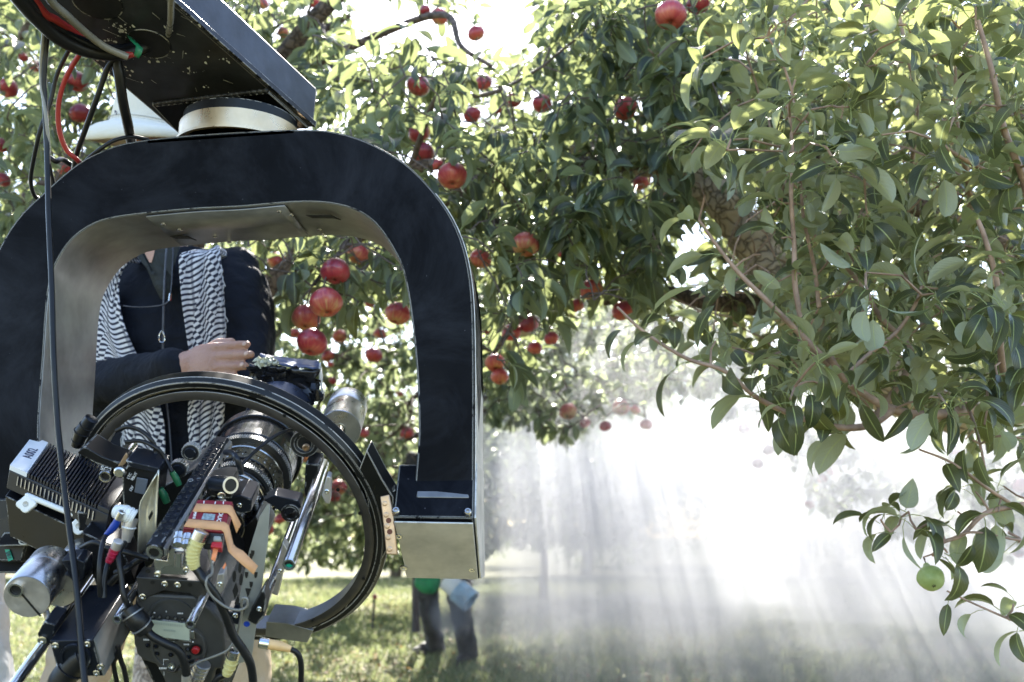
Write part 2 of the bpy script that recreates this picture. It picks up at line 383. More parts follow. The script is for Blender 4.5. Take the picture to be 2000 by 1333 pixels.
# ================================================================== FRUIT
def fruit_mat(name, red=True, shift=0.):
    n = N(name); tc = n.n('ShaderNodeTexCoord'); oi = n.n('ShaderNodeObjectInfo')
    sp = n.n('ShaderNodeSeparateXYZ'); n.l(tc.outputs['Object'], sp.inputs[0])
    if red:
        at = n.math('ARCTAN2', sp.outputs[0], sp.outputs[1])
        cb = n.n('ShaderNodeCombineXYZ'); n.l(n.math('MULTIPLY', at, 5), cb.inputs[0]); n.l(n.math('MULTIPLY', sp.outputs[2], 1.6), cb.inputs[1]); n.l(n.math('MULTIPLY', oi.outputs['Random'], 40), cb.inputs[2])
        st = n.n('ShaderNodeTexNoise'); st.inputs['Scale'].default_value = 1.6; st.inputs['Detail'].default_value = 6; n.l(cb.outputs[0], st.inputs['Vector'])
        bl = n.n('ShaderNodeTexNoise'); bl.inputs['Scale'].default_value = 1.3; n.l(tc.outputs['Object'], bl.inputs['Vector'])
        h = n.math('ADD', n.math('MULTIPLY', sp.outputs[2], .85), n.math('ADD', n.math('MULTIPLY', bl.outputs['Fac'], .7), n.math('SUBTRACT', n.math('MULTIPLY', oi.outputs['Random'], .34), .05 - shift)))
        k = n.ramp(n.math('ADD', h, n.math('MULTIPLY', n.math('SUBTRACT', st.outputs['Fac'], .5), .8)), [(0, (.62, .4, .16)), (.16, (.6, .16, .1)), (.45, (.46, .05, .06)), (.9, (.22, .018, .04))])
        vo = n.n('ShaderNodeTexVoronoi'); vo.inputs['Scale'].default_value = 20; n.l(tc.outputs['Object'], vo.inputs['Vector'])
        k = n.mix(n.ramp(vo.outputs['Distance'], [(.1, .6), (.16, 0.0)]), k, (.5, .3, .18))
        n.set(Base_Color=k, Roughness=.3, Coat_Weight=.2, Coat_Roughness=.15)
    else:
        k = n.ramp(n.noise(3, 4), [(.3, (.3, .38, .12)), (.7, (.42, .5, .2))]); vo = n.n('ShaderNodeTexVoronoi'); vo.inputs['Scale'].default_value = 32; n.l(tc.outputs['Object'], vo.inputs['Vector'])
        k = n.mix(n.ramp(vo.outputs['Distance'], [(.12, .5), (.2, 0.0)]), k, (.12, .11, .03)); n.set(Base_Color=k, Roughness=.42)
    n.set(Subsurface_Weight=.08, Subsurface_Scale=.01); return n.m
M_RED = fruit_mat('apple_skin'); M_RED_D = fruit_mat('deep_crimson_apple_skin', True, .24); M_GREEN = fruit_mat('pear_skin', False); M_STEM = mat('fruit_stem', (.09, .06, .035), .7); M_CALYX = mat('calyx', (.05, .04, .025), .8)
def fruit_body(kind, seed):
    r = random.Random(seed); m = MB(); P_ = []
    if kind == 'apple':
        for i in range(19):
            t = math.pi * i / 18; rr = .5 * (1 + .06 * math.sin(t)) * math.sin(t) ** .92 if 0 < i < 18 else 0
            z = .45 * math.cos(t) + .03 * math.cos(2 * t)
            z -= .17 * math.exp(-(rr / .12) ** 2) * (1 if t < 1.57 else -.75); P_.append((z, rr * (1.0 if t < 1.9 else .96)))
    else:
        for i in range(22):
            t = i / 21; z = .72 - 1.2 * t; rr = (.13 + .37 * (1 / (1 + math.exp(-(t - .42) * 11)))) * math.sin(math.pi * min(1, .06 + t * .94) ** .9) ** .45 if 0 < i < 21 else 0
            if i == 21: z = -.42
            P_.append((z, rr))
    m.lathe((0, 0, 0), (0, 0, 1), P_, 28); me = m.mesh(kind + '_body'); k = 5
    for v_ in me.vertices:
        a = math.atan2(v_.co.y, v_.co.x); q = 1 + (.025 * math.cos(k * a + seed) * (1 if v_.co.z < 0 else .3)) + .03 * math.cos(a + seed); v_.co.x *= q; v_.co.y *= q
    me.materials.append(M_RED if kind == 'apple' else M_GREEN); me.shade_smooth(); return me
APM = [fruit_body('apple', i) for i in range(4)]; PRM = fruit_body('pear', 1)
def stem_mesh(top, L, bot):
    m = MB(); m.tube(spline([(0, 0, top - .12), (.02, 0, top), (.05, .01, top + L)], 3), [.018, .016, .016, .016, .018, .024, .03], 6); a = m.mesh('stem')
    a.materials.append(M_STEM); c = MB()
    for i in range(5):
        an = i * 1.256; d = np.array([math.cos(an), math.sin(an), 0]); s_ = np.array([-math.sin(an), math.cos(an), 0])
        c.add([d * .02 + s_ * .03 + [0, 0, bot], d * .02 - s_ * .03 + [0, 0, bot], d * .075 + [0, 0, bot - .03], d * .03 + [0, 0, bot - .01]], [(0, 1, 2), (0, 3, 1), (0, 2, 3), (1, 3, 2)])
    b = c.mesh('calyx'); b.materials.append(M_CALYX); return a, b
ST_A, CA_A = stem_mesh(.35, .28, -.36); ST_P, CA_P = stem_mesh(.72, .3, -.43)
FRUIT = []
def fruit(kind, u, v, px, label, group, D=None, tilt=None, big=None):
    size = big or .078
    D = D or size * F_PX / px * 1.0
    c = P(u, v, D); size = px * D / F_PX
    o = bpy.data.objects.new(kind, None); COL.objects.link(o); o.empty_display_size = .03; tag(o, label, kind, group)
    s = size / 1.06
    tl = tilt if tilt is not None else (rng.uniform(-.5, .3), rng.uniform(-.5, .5))
    o.matrix_basis = Matrix.Translation(Vector(c)) @ Matrix.Rotation(tl[0], 4, 'X') @ Matrix.Rotation(tl[1], 4, 'Y') @ Matrix.Rotation(rng.uniform(0, 6.28), 4, 'Z') @ Matrix.Scale(s, 4)
    trio = [('skin', random.choice(APM)), ('stem', ST_A), ('calyx', CA_A)] if kind == 'apple' else [('skin', PRM), ('stem', ST_P), ('calyx', CA_P)]
    if px < 30: trio = trio[:2]
    if px < 22: trio = trio[:1]
    for nm, me in trio:
        q = bpy.data.objects.new(nm, me); COL.objects.link(q); q.parent = o
        if nm == 'skin' and kind == 'apple' and any(k_ in label for k_ in ('dark', 'deep', 'crimson', 'purpl', 'dull')): q.material_slots[0].link = 'OBJECT'; q.material_slots[0].material = M_RED_D
    top = o.matrix_basis @ Vector((.05, 0, .63 if kind == 'apple' else 1.02))
    FRUIT.append((u, v, px / 2, D)); return np.array(top)
# ------------------------------------------------------------------ ground and grass
def ground():
    n = N('meadow'); a = n.noise(1.2, 6); b = n.noise(22, 5)
    c = n.mix(a, (.07, .085, .035), (.16, .145, .07)); c = n.mix(n.ramp(b, [(.45, 0.0), (.7, .7)]), c, (.1, .075, .045))
    n.set(Base_Color=c, Roughness=.95); n.bump(b, .8, .03)
    xs = np.concatenate([np.linspace(-150, -12, 12), np.linspace(-10, 12, 60), np.linspace(14, 150, 12)]); ys = np.concatenate([np.linspace(-30, 3, 8), np.linspace(3.5, 22, 60), np.linspace(24, 300, 16)])
    X, Y = np.meshgrid(xs, ys); near = np.exp(-((Y - 9) / 14) ** 2)
    Z = near * (.03 * np.sin(X * 1.3 + .6 * np.sin(Y)) * np.cos(Y * 1.1) + .015 * np.sin(3.1 * X + 2 * Y)) 
    m = MB().sheet(np.stack([X, Y, Z], -1)); o = m.build('ground', n.m, None, smooth=80); o['kind'] = 'structure'
ground()
def gz(X, Y): return np.exp(-((Y - 9) / 14) ** 2) * (.03 * np.sin(X * 1.3 + .6 * np.sin(Y)) * np.cos(Y * 1.1) + .015 * np.sin(3.1 * X + 2 * Y))
def grass():
    n = N('grass_blade'); at = n.n('ShaderNodeAttribute', attribute_name='rnd')
    c = n.ramp(at.outputs['Fac'], [(0, (.05, .075, .028)), (.45, (.12, .155, .06)), (.7, (.2, .22, .1)), (.85, (.3, .26, .14)), (1, (.4, .32, .2))])
    n.set(Base_Color=c, Roughness=.5); tr = n.n('ShaderNodeBsdfTranslucent'); mx = n.n('ShaderNodeMixShader'); mx.inputs[0].default_value = .4
    n.l(n.mix(.5, c, (.36, .4, .18)), tr.inputs[0]); n.l(n.b.outputs[0], mx.inputs[1]); n.l(tr.outputs[0], mx.inputs[2]); n.l(mx.outputs[0], n.out.inputs[0])
    K = 230000; t = rng.random(K) ** 1.5; D = 4.6 + 15 * t; X = D * rng.uniform(-.62, .6, K); D += rng.normal(0, .1, K)
    patch = np.sin(X * 2.1 + D) * np.cos(D * 1.7 - X) + rng.normal(0, .6, K)
    k = patch > -.75; D = D[k]; X = X[k]; K = len(D); patch = patch[k]
    h = (.028 + .04 * rng.random(K) + .018 * np.clip(patch, -1, 2)) * (1 + (D - 5) * .03); wd = .0018 + .0022 * rng.random(K) + D * .00025
    an = rng.uniform(0, 6.28, K); s = np.stack([np.cos(an), np.sin(an), 0 * an], 1); le = rng.normal(0, .5, (K, 2)); b = np.stack([X, D, gz(X, D) - .004], 1)
    mid = b + np.stack([le[:, 0] * h * .35, le[:, 1] * h * .35, h * .65], 1); top = b + np.stack([le[:, 0] * h * 1.3, le[:, 1] * h * 1.3, h * (1.05 - .25 * np.abs(le).sum(1).clip(0, 2))], 1)
    V = np.stack([b - s * wd[:, None], b + s * wd[:, None], mid + s * wd[:, None] * .8, mid - s * wd[:, None] * .8, top], 1).reshape(-1, 3)
    i = np.arange(K) * 5; q = np.stack([i, i + 1, i + 2, i + 3], 1); tt = np.stack([i + 3, i + 2, i + 4], 1)
    me = bpy.data.meshes.new('grass'); me.vertices.add(len(V)); me.vertices.foreach_set('co', V.astype(np.float32).ravel())
    me.loops.add(7 * K); me.loops.foreach_set('vertex_index', np.concatenate([q, tt], 1).astype(np.int32).ravel()); me.polygons.add(2 * K)
    me.polygons.foreach_set('loop_start', np.stack([np.arange(K) * 7, np.arange(K) * 7 + 4], 1).astype(np.int32).ravel()); me.polygons.foreach_set('loop_total', np.tile([4, 3], K).astype(np.int32))
    me.materials.append(n.m); me.update(calc_edges=True); a = me.attributes.new('rnd', 'FLOAT', 'POINT'); a.data.foreach_set('value', np.repeat(np.clip(rng.random(K) * .9 + .12 * np.sin(X * 1.3) * np.sin(D * .9), 0, 1), 5).astype(np.float32))
    o = link('grass', me); o['kind'] = 'stuff'; tag(o, 'rough mown orchard grass with straw and clover under the trees', 'grass')
grass()
def litter():
    K = 6000; D = 4.8 + 10 * rng.random(K) ** 1.3; X = D * rng.uniform(-.6, .6, K); pos = np.stack([X, D, gz(X, D) + .012 + .02 * rng.random(K)], 1)
    an = rng.uniform(0, 6.28, K); d = np.stack([np.cos(an), np.sin(an), rng.normal(0, .3, K)], 1); up = np.stack([rng.normal(0, .4, K), rng.normal(0, .4, K), np.ones(K)], 1)
    m = leaf_mat('fallen_leaf', (.22, .13, .06), (.3, .2, .1), (.4, .24, .08), .7, .2)
    o = merged_leaves('fallen_leaves', T_LOW, rng.integers(0, 2, K), pos, leaf_frames(pos * 0 + d, d, up), rng.uniform(.03, .06, K), [m, m]); o['kind'] = 'stuff'
    tag(o, 'brown and yellow fallen leaves lying in the grass', 'fallen leaves')
litter()

# ------------------------------------------------------------------ fruit positions (the trees grow twigs to their stems)
GA = 'red apples hanging in the near branches'; GB = 'small red apples hanging in the farther trees'
topsL = []; topsC = []; topsR = []; topsE = []; topsP = []
for a in [(14, 172, 44, 'dark red apple cut by the left edge of the frame, beside the hanging cables'),
          (151, 160, 46, 'dark red apple behind the red cable, upper of two beside it'),
          (157, 222, 46, 'dark red apple half hidden by leaves, below another between red and black cables'),
          (68, 130, 28, 'small purple apple behind the pair of thin cables'), (45, 112, 20, 'tiny purple apple peeping out beside a small purple one'),
          (2, 284, 34, 'dark red apple mostly cut off by the left frame edge above the yoke shoulder'), (130, 330, 36, 'red apple touching the top left curve of the black yoke'),
          (6, 352, 32, 'dull red apple low at the left frame edge beside the yoke'), (512, 8, 27, 'red apple just above the right end of the crane arm, at the picture top'),
          (553, 64, 24, 'red apple above the crane arm end, left of a close pair'), (587, 76, 24, 'brownish red apple above the crane arm end, right of a close pair'),
          (616, 6, 26, 'red apple at the top edge beside bare white sky')]:
    topsL.append(fruit('apple', a[0], a[1], a[2], a[3], GA, D=rng.uniform(3.0, 3.6)))
for a in [(858, 33, 40, 'red apple high against white sky, beside a long bare branch'), (830, 20, 24, 'dull red apple hidden behind another at the top of the sky gap'),
          (930, 66, 38, 'pale red apple right of the long bare branch'), (817, 168, 50, 'deep crimson apple alone in dark leaves above the yoke, topmost of its column'),
          (819, 260, 47, 'crimson apple above the yoke, resting over a darker apple'), (828, 299, 47, 'dark purple apple partly covered by leaves beside the yoke curve'),
          (883, 343, 62, 'big red and yellow apple showing its base, touching the yoke curve'), (743, 223, 25, 'small dark red apple left of the crimson column above the yoke'),
          (854, 322, 26, 'dark apple wedged behind the big red and yellow apple'), (922, 225, 38, 'purple apple behind a pale upturned leaf'), (945, 162, 38, 'dull red apple deep in shade below a thin grey branch'),
          (1003, 196, 34, 'orange red apple deep among dark leaves'), (968, 210, 30, 'dark red apple in shade beside a pale upturned leaf'), (1058, 203, 42, 'matt orange red apple in dark leaves at the centre top'),
          (1221, 213, 52, 'bright red apple with a curled green leaf across it'), (1253, 356, 40, 'orange apple beside the thick barked limb'),
          (1310, 29, 68, 'large dark red apple at the picture top, left of a pair'), (1364, 8, 52, 'dark orange apple at the picture top, right of a pair'),
          (1027, 478, 56, 'red and yellow striped apple lit from the right, free of leaves'), (938, 506, 46, 'bright red apple half hidden behind the yoke right edge'), (1096, 498, 16, 'small bright red apple showing through leaves'),
          (1156, 566, 48, 'orange apple under a big hanging leaf in the middle'), (1127, 597, 32, 'red apple half covered by a pale leaf'), (1217, 608, 48, 'glossy red apple with a folded leaf over its left side'),
          (1033, 633, 42, 'dark red apple, right of a hanging pair'), (999, 650, 40, 'dark red apple, left of a hanging pair'), (1077, 661, 30, 'orange apple below a dark tuft of leaves'), (1045, 680, 30, 'orange apple behind leaves under the hanging pair'),
          (967, 709, 40, 'brownish apple beside the yoke leg, resting on a redder one'), (976, 736, 36, 'orange red apple beside the yoke leg, below a brownish one'),
          (700, 497, 46, 'pinkish apple behind the top apple inside the yoke opening'), (655, 530, 60, 'shiny deep red apple, topmost of the cluster inside the yoke'),
          (637, 591, 67, 'large red and cream apple, second of the cluster inside the yoke'), (597, 621, 58, 'red apple tucked behind two others, on the left of the cluster'),
          (609, 669, 62, 'pink and red apple, lowest of the cluster above the black foil'), (542, 512, 42, 'orange apple behind leaves right of the jacket shoulder'),
          (777, 613, 52, 'striped orange apple touching the inner edge of the yoke leg')]:
    D = .078 * F_PX / a[2]; D = min(max(D, 2.3), 3.6); D = D if a[2] > 34 else rng.uniform(2.9, 3.6)
    if 560 < a[0] < 670 and 500 < a[1] < 690: D = {530: 2.40, 591: 2.36, 621: 2.46, 669: 2.38}[a[1]]
    topsC.append(fruit('apple', *a[:4], GA, D=D, tilt=(-.35, rng.uniform(-.25, .25)) if a[2] > 55 else None))
for (u, v, px, lb) in [(575, 652, 24, 'blurred apple half behind the left apple of the cluster'), (663, 657, 29, 'round blurred apple right of the two lowest cluster apples'), (742, 653, 27, 'blurred apple midway between the cluster and the yoke leg'), (730, 694, 35, 'largest pinkish blurred apple below another near the yoke leg'), (640, 696, 26, 'blurred apple peeping out right of the lowest cluster apple'), (722, 593, 22, 'small blurred apple high between the cluster and the striped orange apple'), (795, 846, 28, 'orange blurred apple beside the yoke leg above its gearbox'), (752, 934, 28, 'blurred apple touching the outer right rim of the ring'), (661, 953, 34, 'blurred apple just inside the ring, near the thick steel tube'), (652, 970, 26, 'purple tinged blurred apple under another inside the ring'), (650, 744, 17, 'tiny blurred apple above the bright steel drum counterweight'), (711, 846, 22, 'small blurred apple right of the bright steel drum counterweight'), (597, 893, 22, 'pink blurred apple between the lens and the thick tube'), (520, 1034, 30, 'red blurred apple under the rod bracket, left of two'), (547, 1014, 24, 'red blurred apple between two steel tubes under the rod bracket'), (645, 712, 14, 'tiny apple next to the corner of the foil flag'), (780, 770, 14, 'tiny apple close to the inner edge of the yoke leg')]:
    topsR.append(fruit('apple', u, v, px, lb, 'blurred apples seen through the yoke', D=rng.uniform(4.6, 6.4)))
for (u, v, px, l) in [(1110, 804, 36, 'red apple with a green cheek at the bottom fringe of leaves'), (1213, 796, 36, 'red apple at the bottom fringe of leaves, level with a greyish one'), (1182, 833, 24, 'purple apple hanging lowest into the smoke at the fringe'),
                      (1240, 801, 21, 'greyish apple right behind a red one at the fringe'), (1262, 830, 25, 'brownish apple hanging into the smoke below a greyish one'), (1143, 827, 23, 'faded purple apple in smoke beside a green cheeked one'), (950, 645, 19, 'small pink apple close to the yoke right edge')]:
    topsR.append(fruit('apple', u, v, px, l, GB, D=rng.uniform(4.6, 5.6)))
for (u, v, px, lb) in [(1490, 826, 26, 'veiled apple under the curved pear branch, right of an upper pair'), (1453, 838, 26, 'veiled apple under the curved pear branch, left of an upper pair'), (1501, 880, 24, 'veiled purple apple hanging right in a lower pair above the white smoke'), (1480, 906, 24, 'veiled purple apple hanging lowest in a pair above the white smoke'), (1605, 935, 22, 'veiled apple in a dim leaf clump, lower of two'), (1622, 922, 18, 'veiled apple in a dim leaf clump, upper of two'), (1580, 986, 18, 'faint apple at the foot of the dim leaf clump'), (1840, 840, 26, 'veiled apple under the thick end of the pear branch'), (1862, 880, 24, 'veiled apple below another under the thick pear branch'), (1700, 885, 22, 'faint apple between the dim clump and the pear sprig, lower'), (1760, 870, 20, 'faint apple between the dim clump and the pear sprig, upper'), (1995, 950, 34, 'large pale veiled apple at the right frame edge above the sprig'), (1930, 870, 22, 'faint apple above the pear sprig'), (1990, 1080, 22, 'faint purple apple at the right frame edge beside the sprig')]:
    topsE.append(fruit('apple', u, v, px, lb, 'apples veiled by smoke', D=rng.uniform(6.2, 7.6)))
topsP.append(fruit('pear', 1818, 1128, 62, 'green pear hanging low on the right with a leaf over it', 'pears', D=1.95, tilt=(-.95, .15)))
topsP.append(fruit('pear', 1493, 285, 28, 'small green pear deep in the leaves above the thick limb', 'pears', D=2.9, tilt=(-.3, 0)))
topsP.append(fruit('pear', 1760, 300, 26, 'small green pear behind the upright shoots at upper right', 'pears', D=3.0, tilt=(-.3, .2)))

# ------------------------------------------------------------------ pear tree (right)
def PP(l): return [P(*q) for q in l]
pear = Tree('pear_tree', (2.35, 3.3, 0), 'pear tree with long pale leaves arching in from the right of the frame')
pear.limb([(2.35, 3.3, -.1), (2.3, 3.3, .6), (2.15, 3.25, 1.2), (2.0, 3.2, 1.6)], .16, .13, 'trunk', M_BARK, 16)
pear.limb([(2.3, 3.3, 1.2)] + PP([(2000, 775, 3.15), (1850, 790, 3.05), (1700, 730, 3.0), (1570, 620, 2.95), (1480, 490, 2.95), (1400, 385, 2.95), (1320, 330, 3.0), (1230, 305, 3.1), (1120, 280, 3.2)]), .1, .045, seg=14, rough=.004)
pear.limb(PP([(1560, 605, 2.95), (1450, 592, 3.0), (1380, 590, 3.1), (1290, 570, 3.2), (1180, 590, 3.3)]), .045, .014, m=M_BARK_D)
pear.limb([(2.1, 3.25, 1.5)] + PP([(2050, 560, 3.0), (1980, 480, 2.9), (1850, 430, 2.8), (1700, 360, 2.7), (1600, 310, 2.7), (1530, 275, 2.7), (1430, 180, 2.8)]), .05, .012, m=M_BARK_D)
pear.limb([(2.1, 3.25, 1.6)] + PP([(2040, 300, 3.0), (1900, 150, 2.9), (1750, 60, 2.9), (1600, -20, 2.9), (1400, -60, 3.0)]), .05, .015, m=M_BARK_D)
pear.limb([(2.2, 3.3, 1.0)] + PP([(2080, 900, 2.6), (2030, 985, 2.1)]), .03, .012, m=M_BARK_D)
br = [([(2060, 790, 2.3), (1900, 800, 2.0), (1810, 812, 1.9), (1745, 800, 1.88), (1690, 772, 1.86), (1645, 735, 1.84), (1620, 695, 1.82)], .012, .006),
      ([(1745, 800, 1.88), (1700, 830, 1.86), (1640, 835, 1.85), (1560, 815, 1.84), (1480, 778, 1.83), (1415, 725, 1.82), (1340, 700, 1.82), (1260, 650, 1.82), (1205, 600, 1.82)], .008, .0025),
      ([(1660, 728, 1.85), (1700, 690, 1.84), (1750, 650, 1.83), (1785, 600, 1.82), (1800, 560, 1.82)], .005, .003),
      ([(1620, 712, 1.84), (1560, 650, 1.82), (1500, 590, 1.8), (1440, 530, 1.8), (1400, 480, 1.8), (1365, 430, 1.8)], .007, .003),
      ([(1600, 710, 1.84), (1570, 640, 1.83), (1553, 560, 1.82), (1551, 480, 1.82), (1545, 380, 1.8), (1548, 300, 1.8), (1540, 205, 1.8)], .007, .003),
      ([(1600, 600, 1.95), (1590, 520, 1.93), (1570, 430, 1.9), (1563, 350, 1.88)], .005, .003),
      ([(1700, 830, 2.0), (1780, 700, 2.0), (1720, 620, 2.0), (1660, 530, 2.0), (1590, 460, 2.0)], .008, .004),
      ([(1970, 800, 1.9), (1955, 690, 1.8), (1948, 560, 1.78), (1925, 470, 1.76), (1910, 430, 1.76)], .007, .004),
      ([(2040, 700, 2.0), (2010, 400, 1.8), (1960, 250, 1.75), (1940, 150, 1.72), (1910, 40, 1.7)], .009, .004),
      ([(1900, 430, 2.6), (1890, 350, 2.0), (1870, 250, 1.9), (1865, 120, 1.88)], .008, .003),
      ([(2020, 370, 1.9), (1950, 345, 1.8), (1880, 310, 1.76), (1830, 275, 1.75)], .006, .003),
      ([(1780, 330, 2.6), (1790, 200, 2.1), (1770, 100, 2.0), (1755, 20, 2.0)], .007, .003),
      ([(2060, 960, 1.95), (2000, 985, 1.9), (1925, 1003, 1.88), (1880, 1045, 1.87), (1842, 1060, 1.86), (1822, 1085, 1.9)], .006, .003),
      ([(2060, 1240, 2.0), (1985, 1215, 1.92), (1910, 1183, 1.88), (1850, 1155, 1.86)], .003, .0016),
      ([(2000, 1000, 1.88), (1930, 955, 1.84), (1860, 905, 1.82), (1795, 878, 1.82)], .004, .002),
      ([(1890, 790, 1.95), (1912, 860, 1.86), (1925, 920, 1.84)], .004, .002),
      ([(1970, 1040, 1.9), (1990, 1055, 1.88), (1900, 1040, 1.86), (1840, 1060, 1.86)], .003, .002)]
for i, (l, a, b) in enumerate(br):
    c = pear.limb(PP(l), a, b, 'branch', M_TWIG, 8)
    if i != 0: pear.along(c, .024 if i < 11 else .04, .092 if i < 11 else .08, droop=-.05)
ZP = [([(1330, -60), (2060, -60), (2060, 800), (1850, 850), (1700, 760), (1560, 790), (1450, 730), (1380, 640), (1430, 500), (1340, 360), (1380, 180)], 1), ([(1750, 800), (2060, 780), (2060, 880), (1800, 860)], .8),
      ([(1390, 300), (1480, 260), (1500, 480), (1400, 480)], .35)]
ZP2 = [([(1180, -60), (2060, -60), (2060, 830), (1750, 800), (1600, 790), (1500, 700), (1280, 620), (1240, 400)], 1), ([(1290, 430), (1400, 430), (1410, 600), (1300, 600)], .08), ([(1460, 80), (1560, 60), (1570, 260), (1440, 250)], .45)]
A1 = sample(350, ZP, 1.65, 2.5); A2 = sample(760, ZP2, 2.4, 4.0)
A3 = np.array(PP([(1760, 1010, 1.84), (1790, 1035, 1.82), (1740, 1040, 1.85), (1830, 1020, 1.86), (1870, 1000, 1.9), (1905, 960, 1.9), (1950, 1000, 1.85), (1960, 950, 1.95), (1990, 1060, 1.9), (1900, 860, 1.85), (1850, 1080, 1.86), (1980, 1180, 1.9), (1720, 1015, 1.85), (1775, 1000, 1.83)]))
for A, k0, k1, sz in ((A1, 4, 7, .08), (A2, 4, 7, .082), (A3, 2, 3, .076)):
    d = pear.grow(A); pear.rosettes(A, d, k0, k1, sz, -.05, 1.0)
pear.grow(np.array(topsP), .0014)
LIMBC = [(1250, 312, 16, 2.9), (1290, 322, 20, 2.9), (1330, 335, 20, 2.9), (1370, 360, 24, 2.9), (1405, 392, 26, 2.9), (1440, 430, 26, 2.9), (1470, 470, 28, 2.9), (1490, 510, 24, 2.9), (1400, 592, 16, 2.9), (1440, 596, 16, 2.9), (1600, 310, 8, 2.6), (1660, 338, 8, 2.6)]
pear.finish(T_PEAR, ME_PEAR, [M_PEAR, M_PETI], M_TWIG, 300, RIG, FRUIT + LIMBC)

# ------------------------------------------------------------------ apple tree behind the yoke (middle)
C = Tree('apple_tree', (-1.35, 3.9, 0), 'apple tree full of dark glossy leaves, its red apples around the yoke')
C.limb([(-1.35, 3.9, -.1), (-1.33, 3.88, .5), (-1.36, 3.85, 1.0), (-1.2, 3.8, 1.45)], .085, .07, 'trunk', M_BARK, 14)
C.limb([(-1.2, 3.8, 1.4), (-.9, 3.6, 1.75), (-.4, 3.3, 1.95), (.1, 3.05, 2.0), (.5, 2.9, 2.0), (.95, 2.8, 2.15)], .07, .016, m=M_BARK_D)
C.limb([(-1.2, 3.8, 1.4), (-1.2, 3.6, 1.9), (-.9, 3.3, 2.4), (-.4, 3.0, 2.75), (.3, 2.8, 2.95)], .06, .015, m=M_BARK_D)
C.limb([(-1.0, 3.7, 1.6)] + PP([(660, 380, 3.4), (800, 330, 3.1), (900, 330, 3.0), (960, 420, 2.9), (1050, 560, 2.85), (1000, 640, 2.85), (965, 690, 2.9)]), .03, .006, m=M_BARK_D)
C.limb([(-1.15, 3.8, 1.5)] + PP([(560, 400, 3.3), (620, 430, 2.8), (680, 460, 2.6), (610, 560, 2.46)]), .02, .005, m=M_BARK_D)
C.limb([(-.9, 3.3, 2.4)] + PP([(760, 60, 3.2), (870, 30, 3.0), (900, 90, 2.9), (960, 130, 2.85)]), .018, .006, m=M_BARK_D)
C.limb([(-1.2, 3.5, 2.0)] + PP([(600, 60, 3.3), (640, 120, 3.2), (690, 190, 3.1)]), .014, .005, m=M_BARK_D)
C.limb(PP([(800, 330, 3.1), (860, 180, 2.8), (930, 188, 2.7), (990, 170, 2.65), (1060, 130, 2.6)]), .011, .004, m=M_TWIG_G)
ZC = [([(660, 120), (780, 90), (930, 130), (1060, 110), (1100, -60), (1430, -60), (1400, 250), (1330, 420), (1260, 560), (1150, 610), (1060, 560), (960, 560), (880, 420), (800, 330), (660, 250)], 1),
      ([(480, 440), (800, 440), (830, 560), (760, 570), (690, 560), (660, 520), (600, 520), (540, 560), (480, 520)], .9),
      ([(620, 150), (760, 100), (760, 240), (620, 240)], .6), ([(760, -60), (960, -60), (930, 50), (780, 60)], .3), ([(940, 600), (1110, 600), (1080, 690), (940, 760)], .6)]
A1 = sample(800, ZC, 2.3, 4.0, 1.2); d = C.grow(A1); C.rosettes(A1, d, 5, 8, .088, .45, 1.0, .04)
A1 = np.array(PP([(575, 500, 2.45), (560, 545, 2.5), (600, 520, 2.5), (640, 490, 2.45), (690, 520, 2.5), (720, 545, 2.5), (700, 590, 2.45), (685, 640, 2.45), (590, 585, 2.45), (740, 500, 2.5), (780, 560, 2.5), (665, 575, 2.5)])); d = C.grow(A1); C.rosettes(A1, d, 3, 5, .085, .6)
T = np.array(topsC); d = C.grow(T, .0018); C.rosettes(T, np.tile([0, 0, 1.], (len(T), 1)), 2, 4, .08, .2)
C.finish(T_APPLE, ME_APPLE, [M_APPLE, M_PETI], M_TWIG_G, 300, RIG, FRUIT)

# ------------------------------------------------------------------ apple tree behind the crane arm (left)
L = Tree('apple_tree', (-2.9, 4.0, 0), 'sunlit apple tree behind the crane arm and hanging cables')
L.limb([(-2.9, 4.0, -.1), (-2.85, 4.0, .7), (-2.75, 3.95, 1.4)], .11, .08, 'trunk', M_BARK, 14)
L.limb([(-2.75, 3.95, 1.3), (-2.3, 3.8, 1.8), (-1.7, 3.6, 2.2), (-1.1, 3.5, 2.5), (-.6, 3.4, 2.75)], .06, .012, m=M_BARK_D)
L.limb([(-2.75, 3.95, 1.4), (-2.4, 3.6, 2.0), (-2.0, 3.3, 2.3), (-1.6, 3.2, 2.7)], .05, .012, m=M_BARK_D)
L.limb([(-2.75, 3.95, 1.2), (-2.2, 3.5, 1.6), (-1.7, 3.2, 1.75), (-1.4, 3.1, 1.8)], .035, .01, m=M_BARK_D)
ZL = [([(-80, -60), (660, -60), (640, 130), (640, 250), (345, 200), (345, 500), (-80, 620)], 1), ([(560, 0), (660, -30), (700, 230), (620, 240)], .5)]
A1 = sample(560, ZL, 2.6, 4.2, 1.2); d = L.grow(A1); L.rosettes(A1, d, 5, 8, .085, .35, 1.0, .04)
T = np.array(topsL); d = L.grow(T, .0018); L.rosettes(T, np.tile([0, 0, 1.], (len(T), 1)), 2, 4, .08, .2)
L.finish(T_APPLE, ME_APPLE, [M_APPLE, M_PETI], M_TWIG_G, 300, RIG, FRUIT)

ME_MID = [template_mesh('far_leaf', t, [M_FARL, M_PETI]) for t in T_MID]
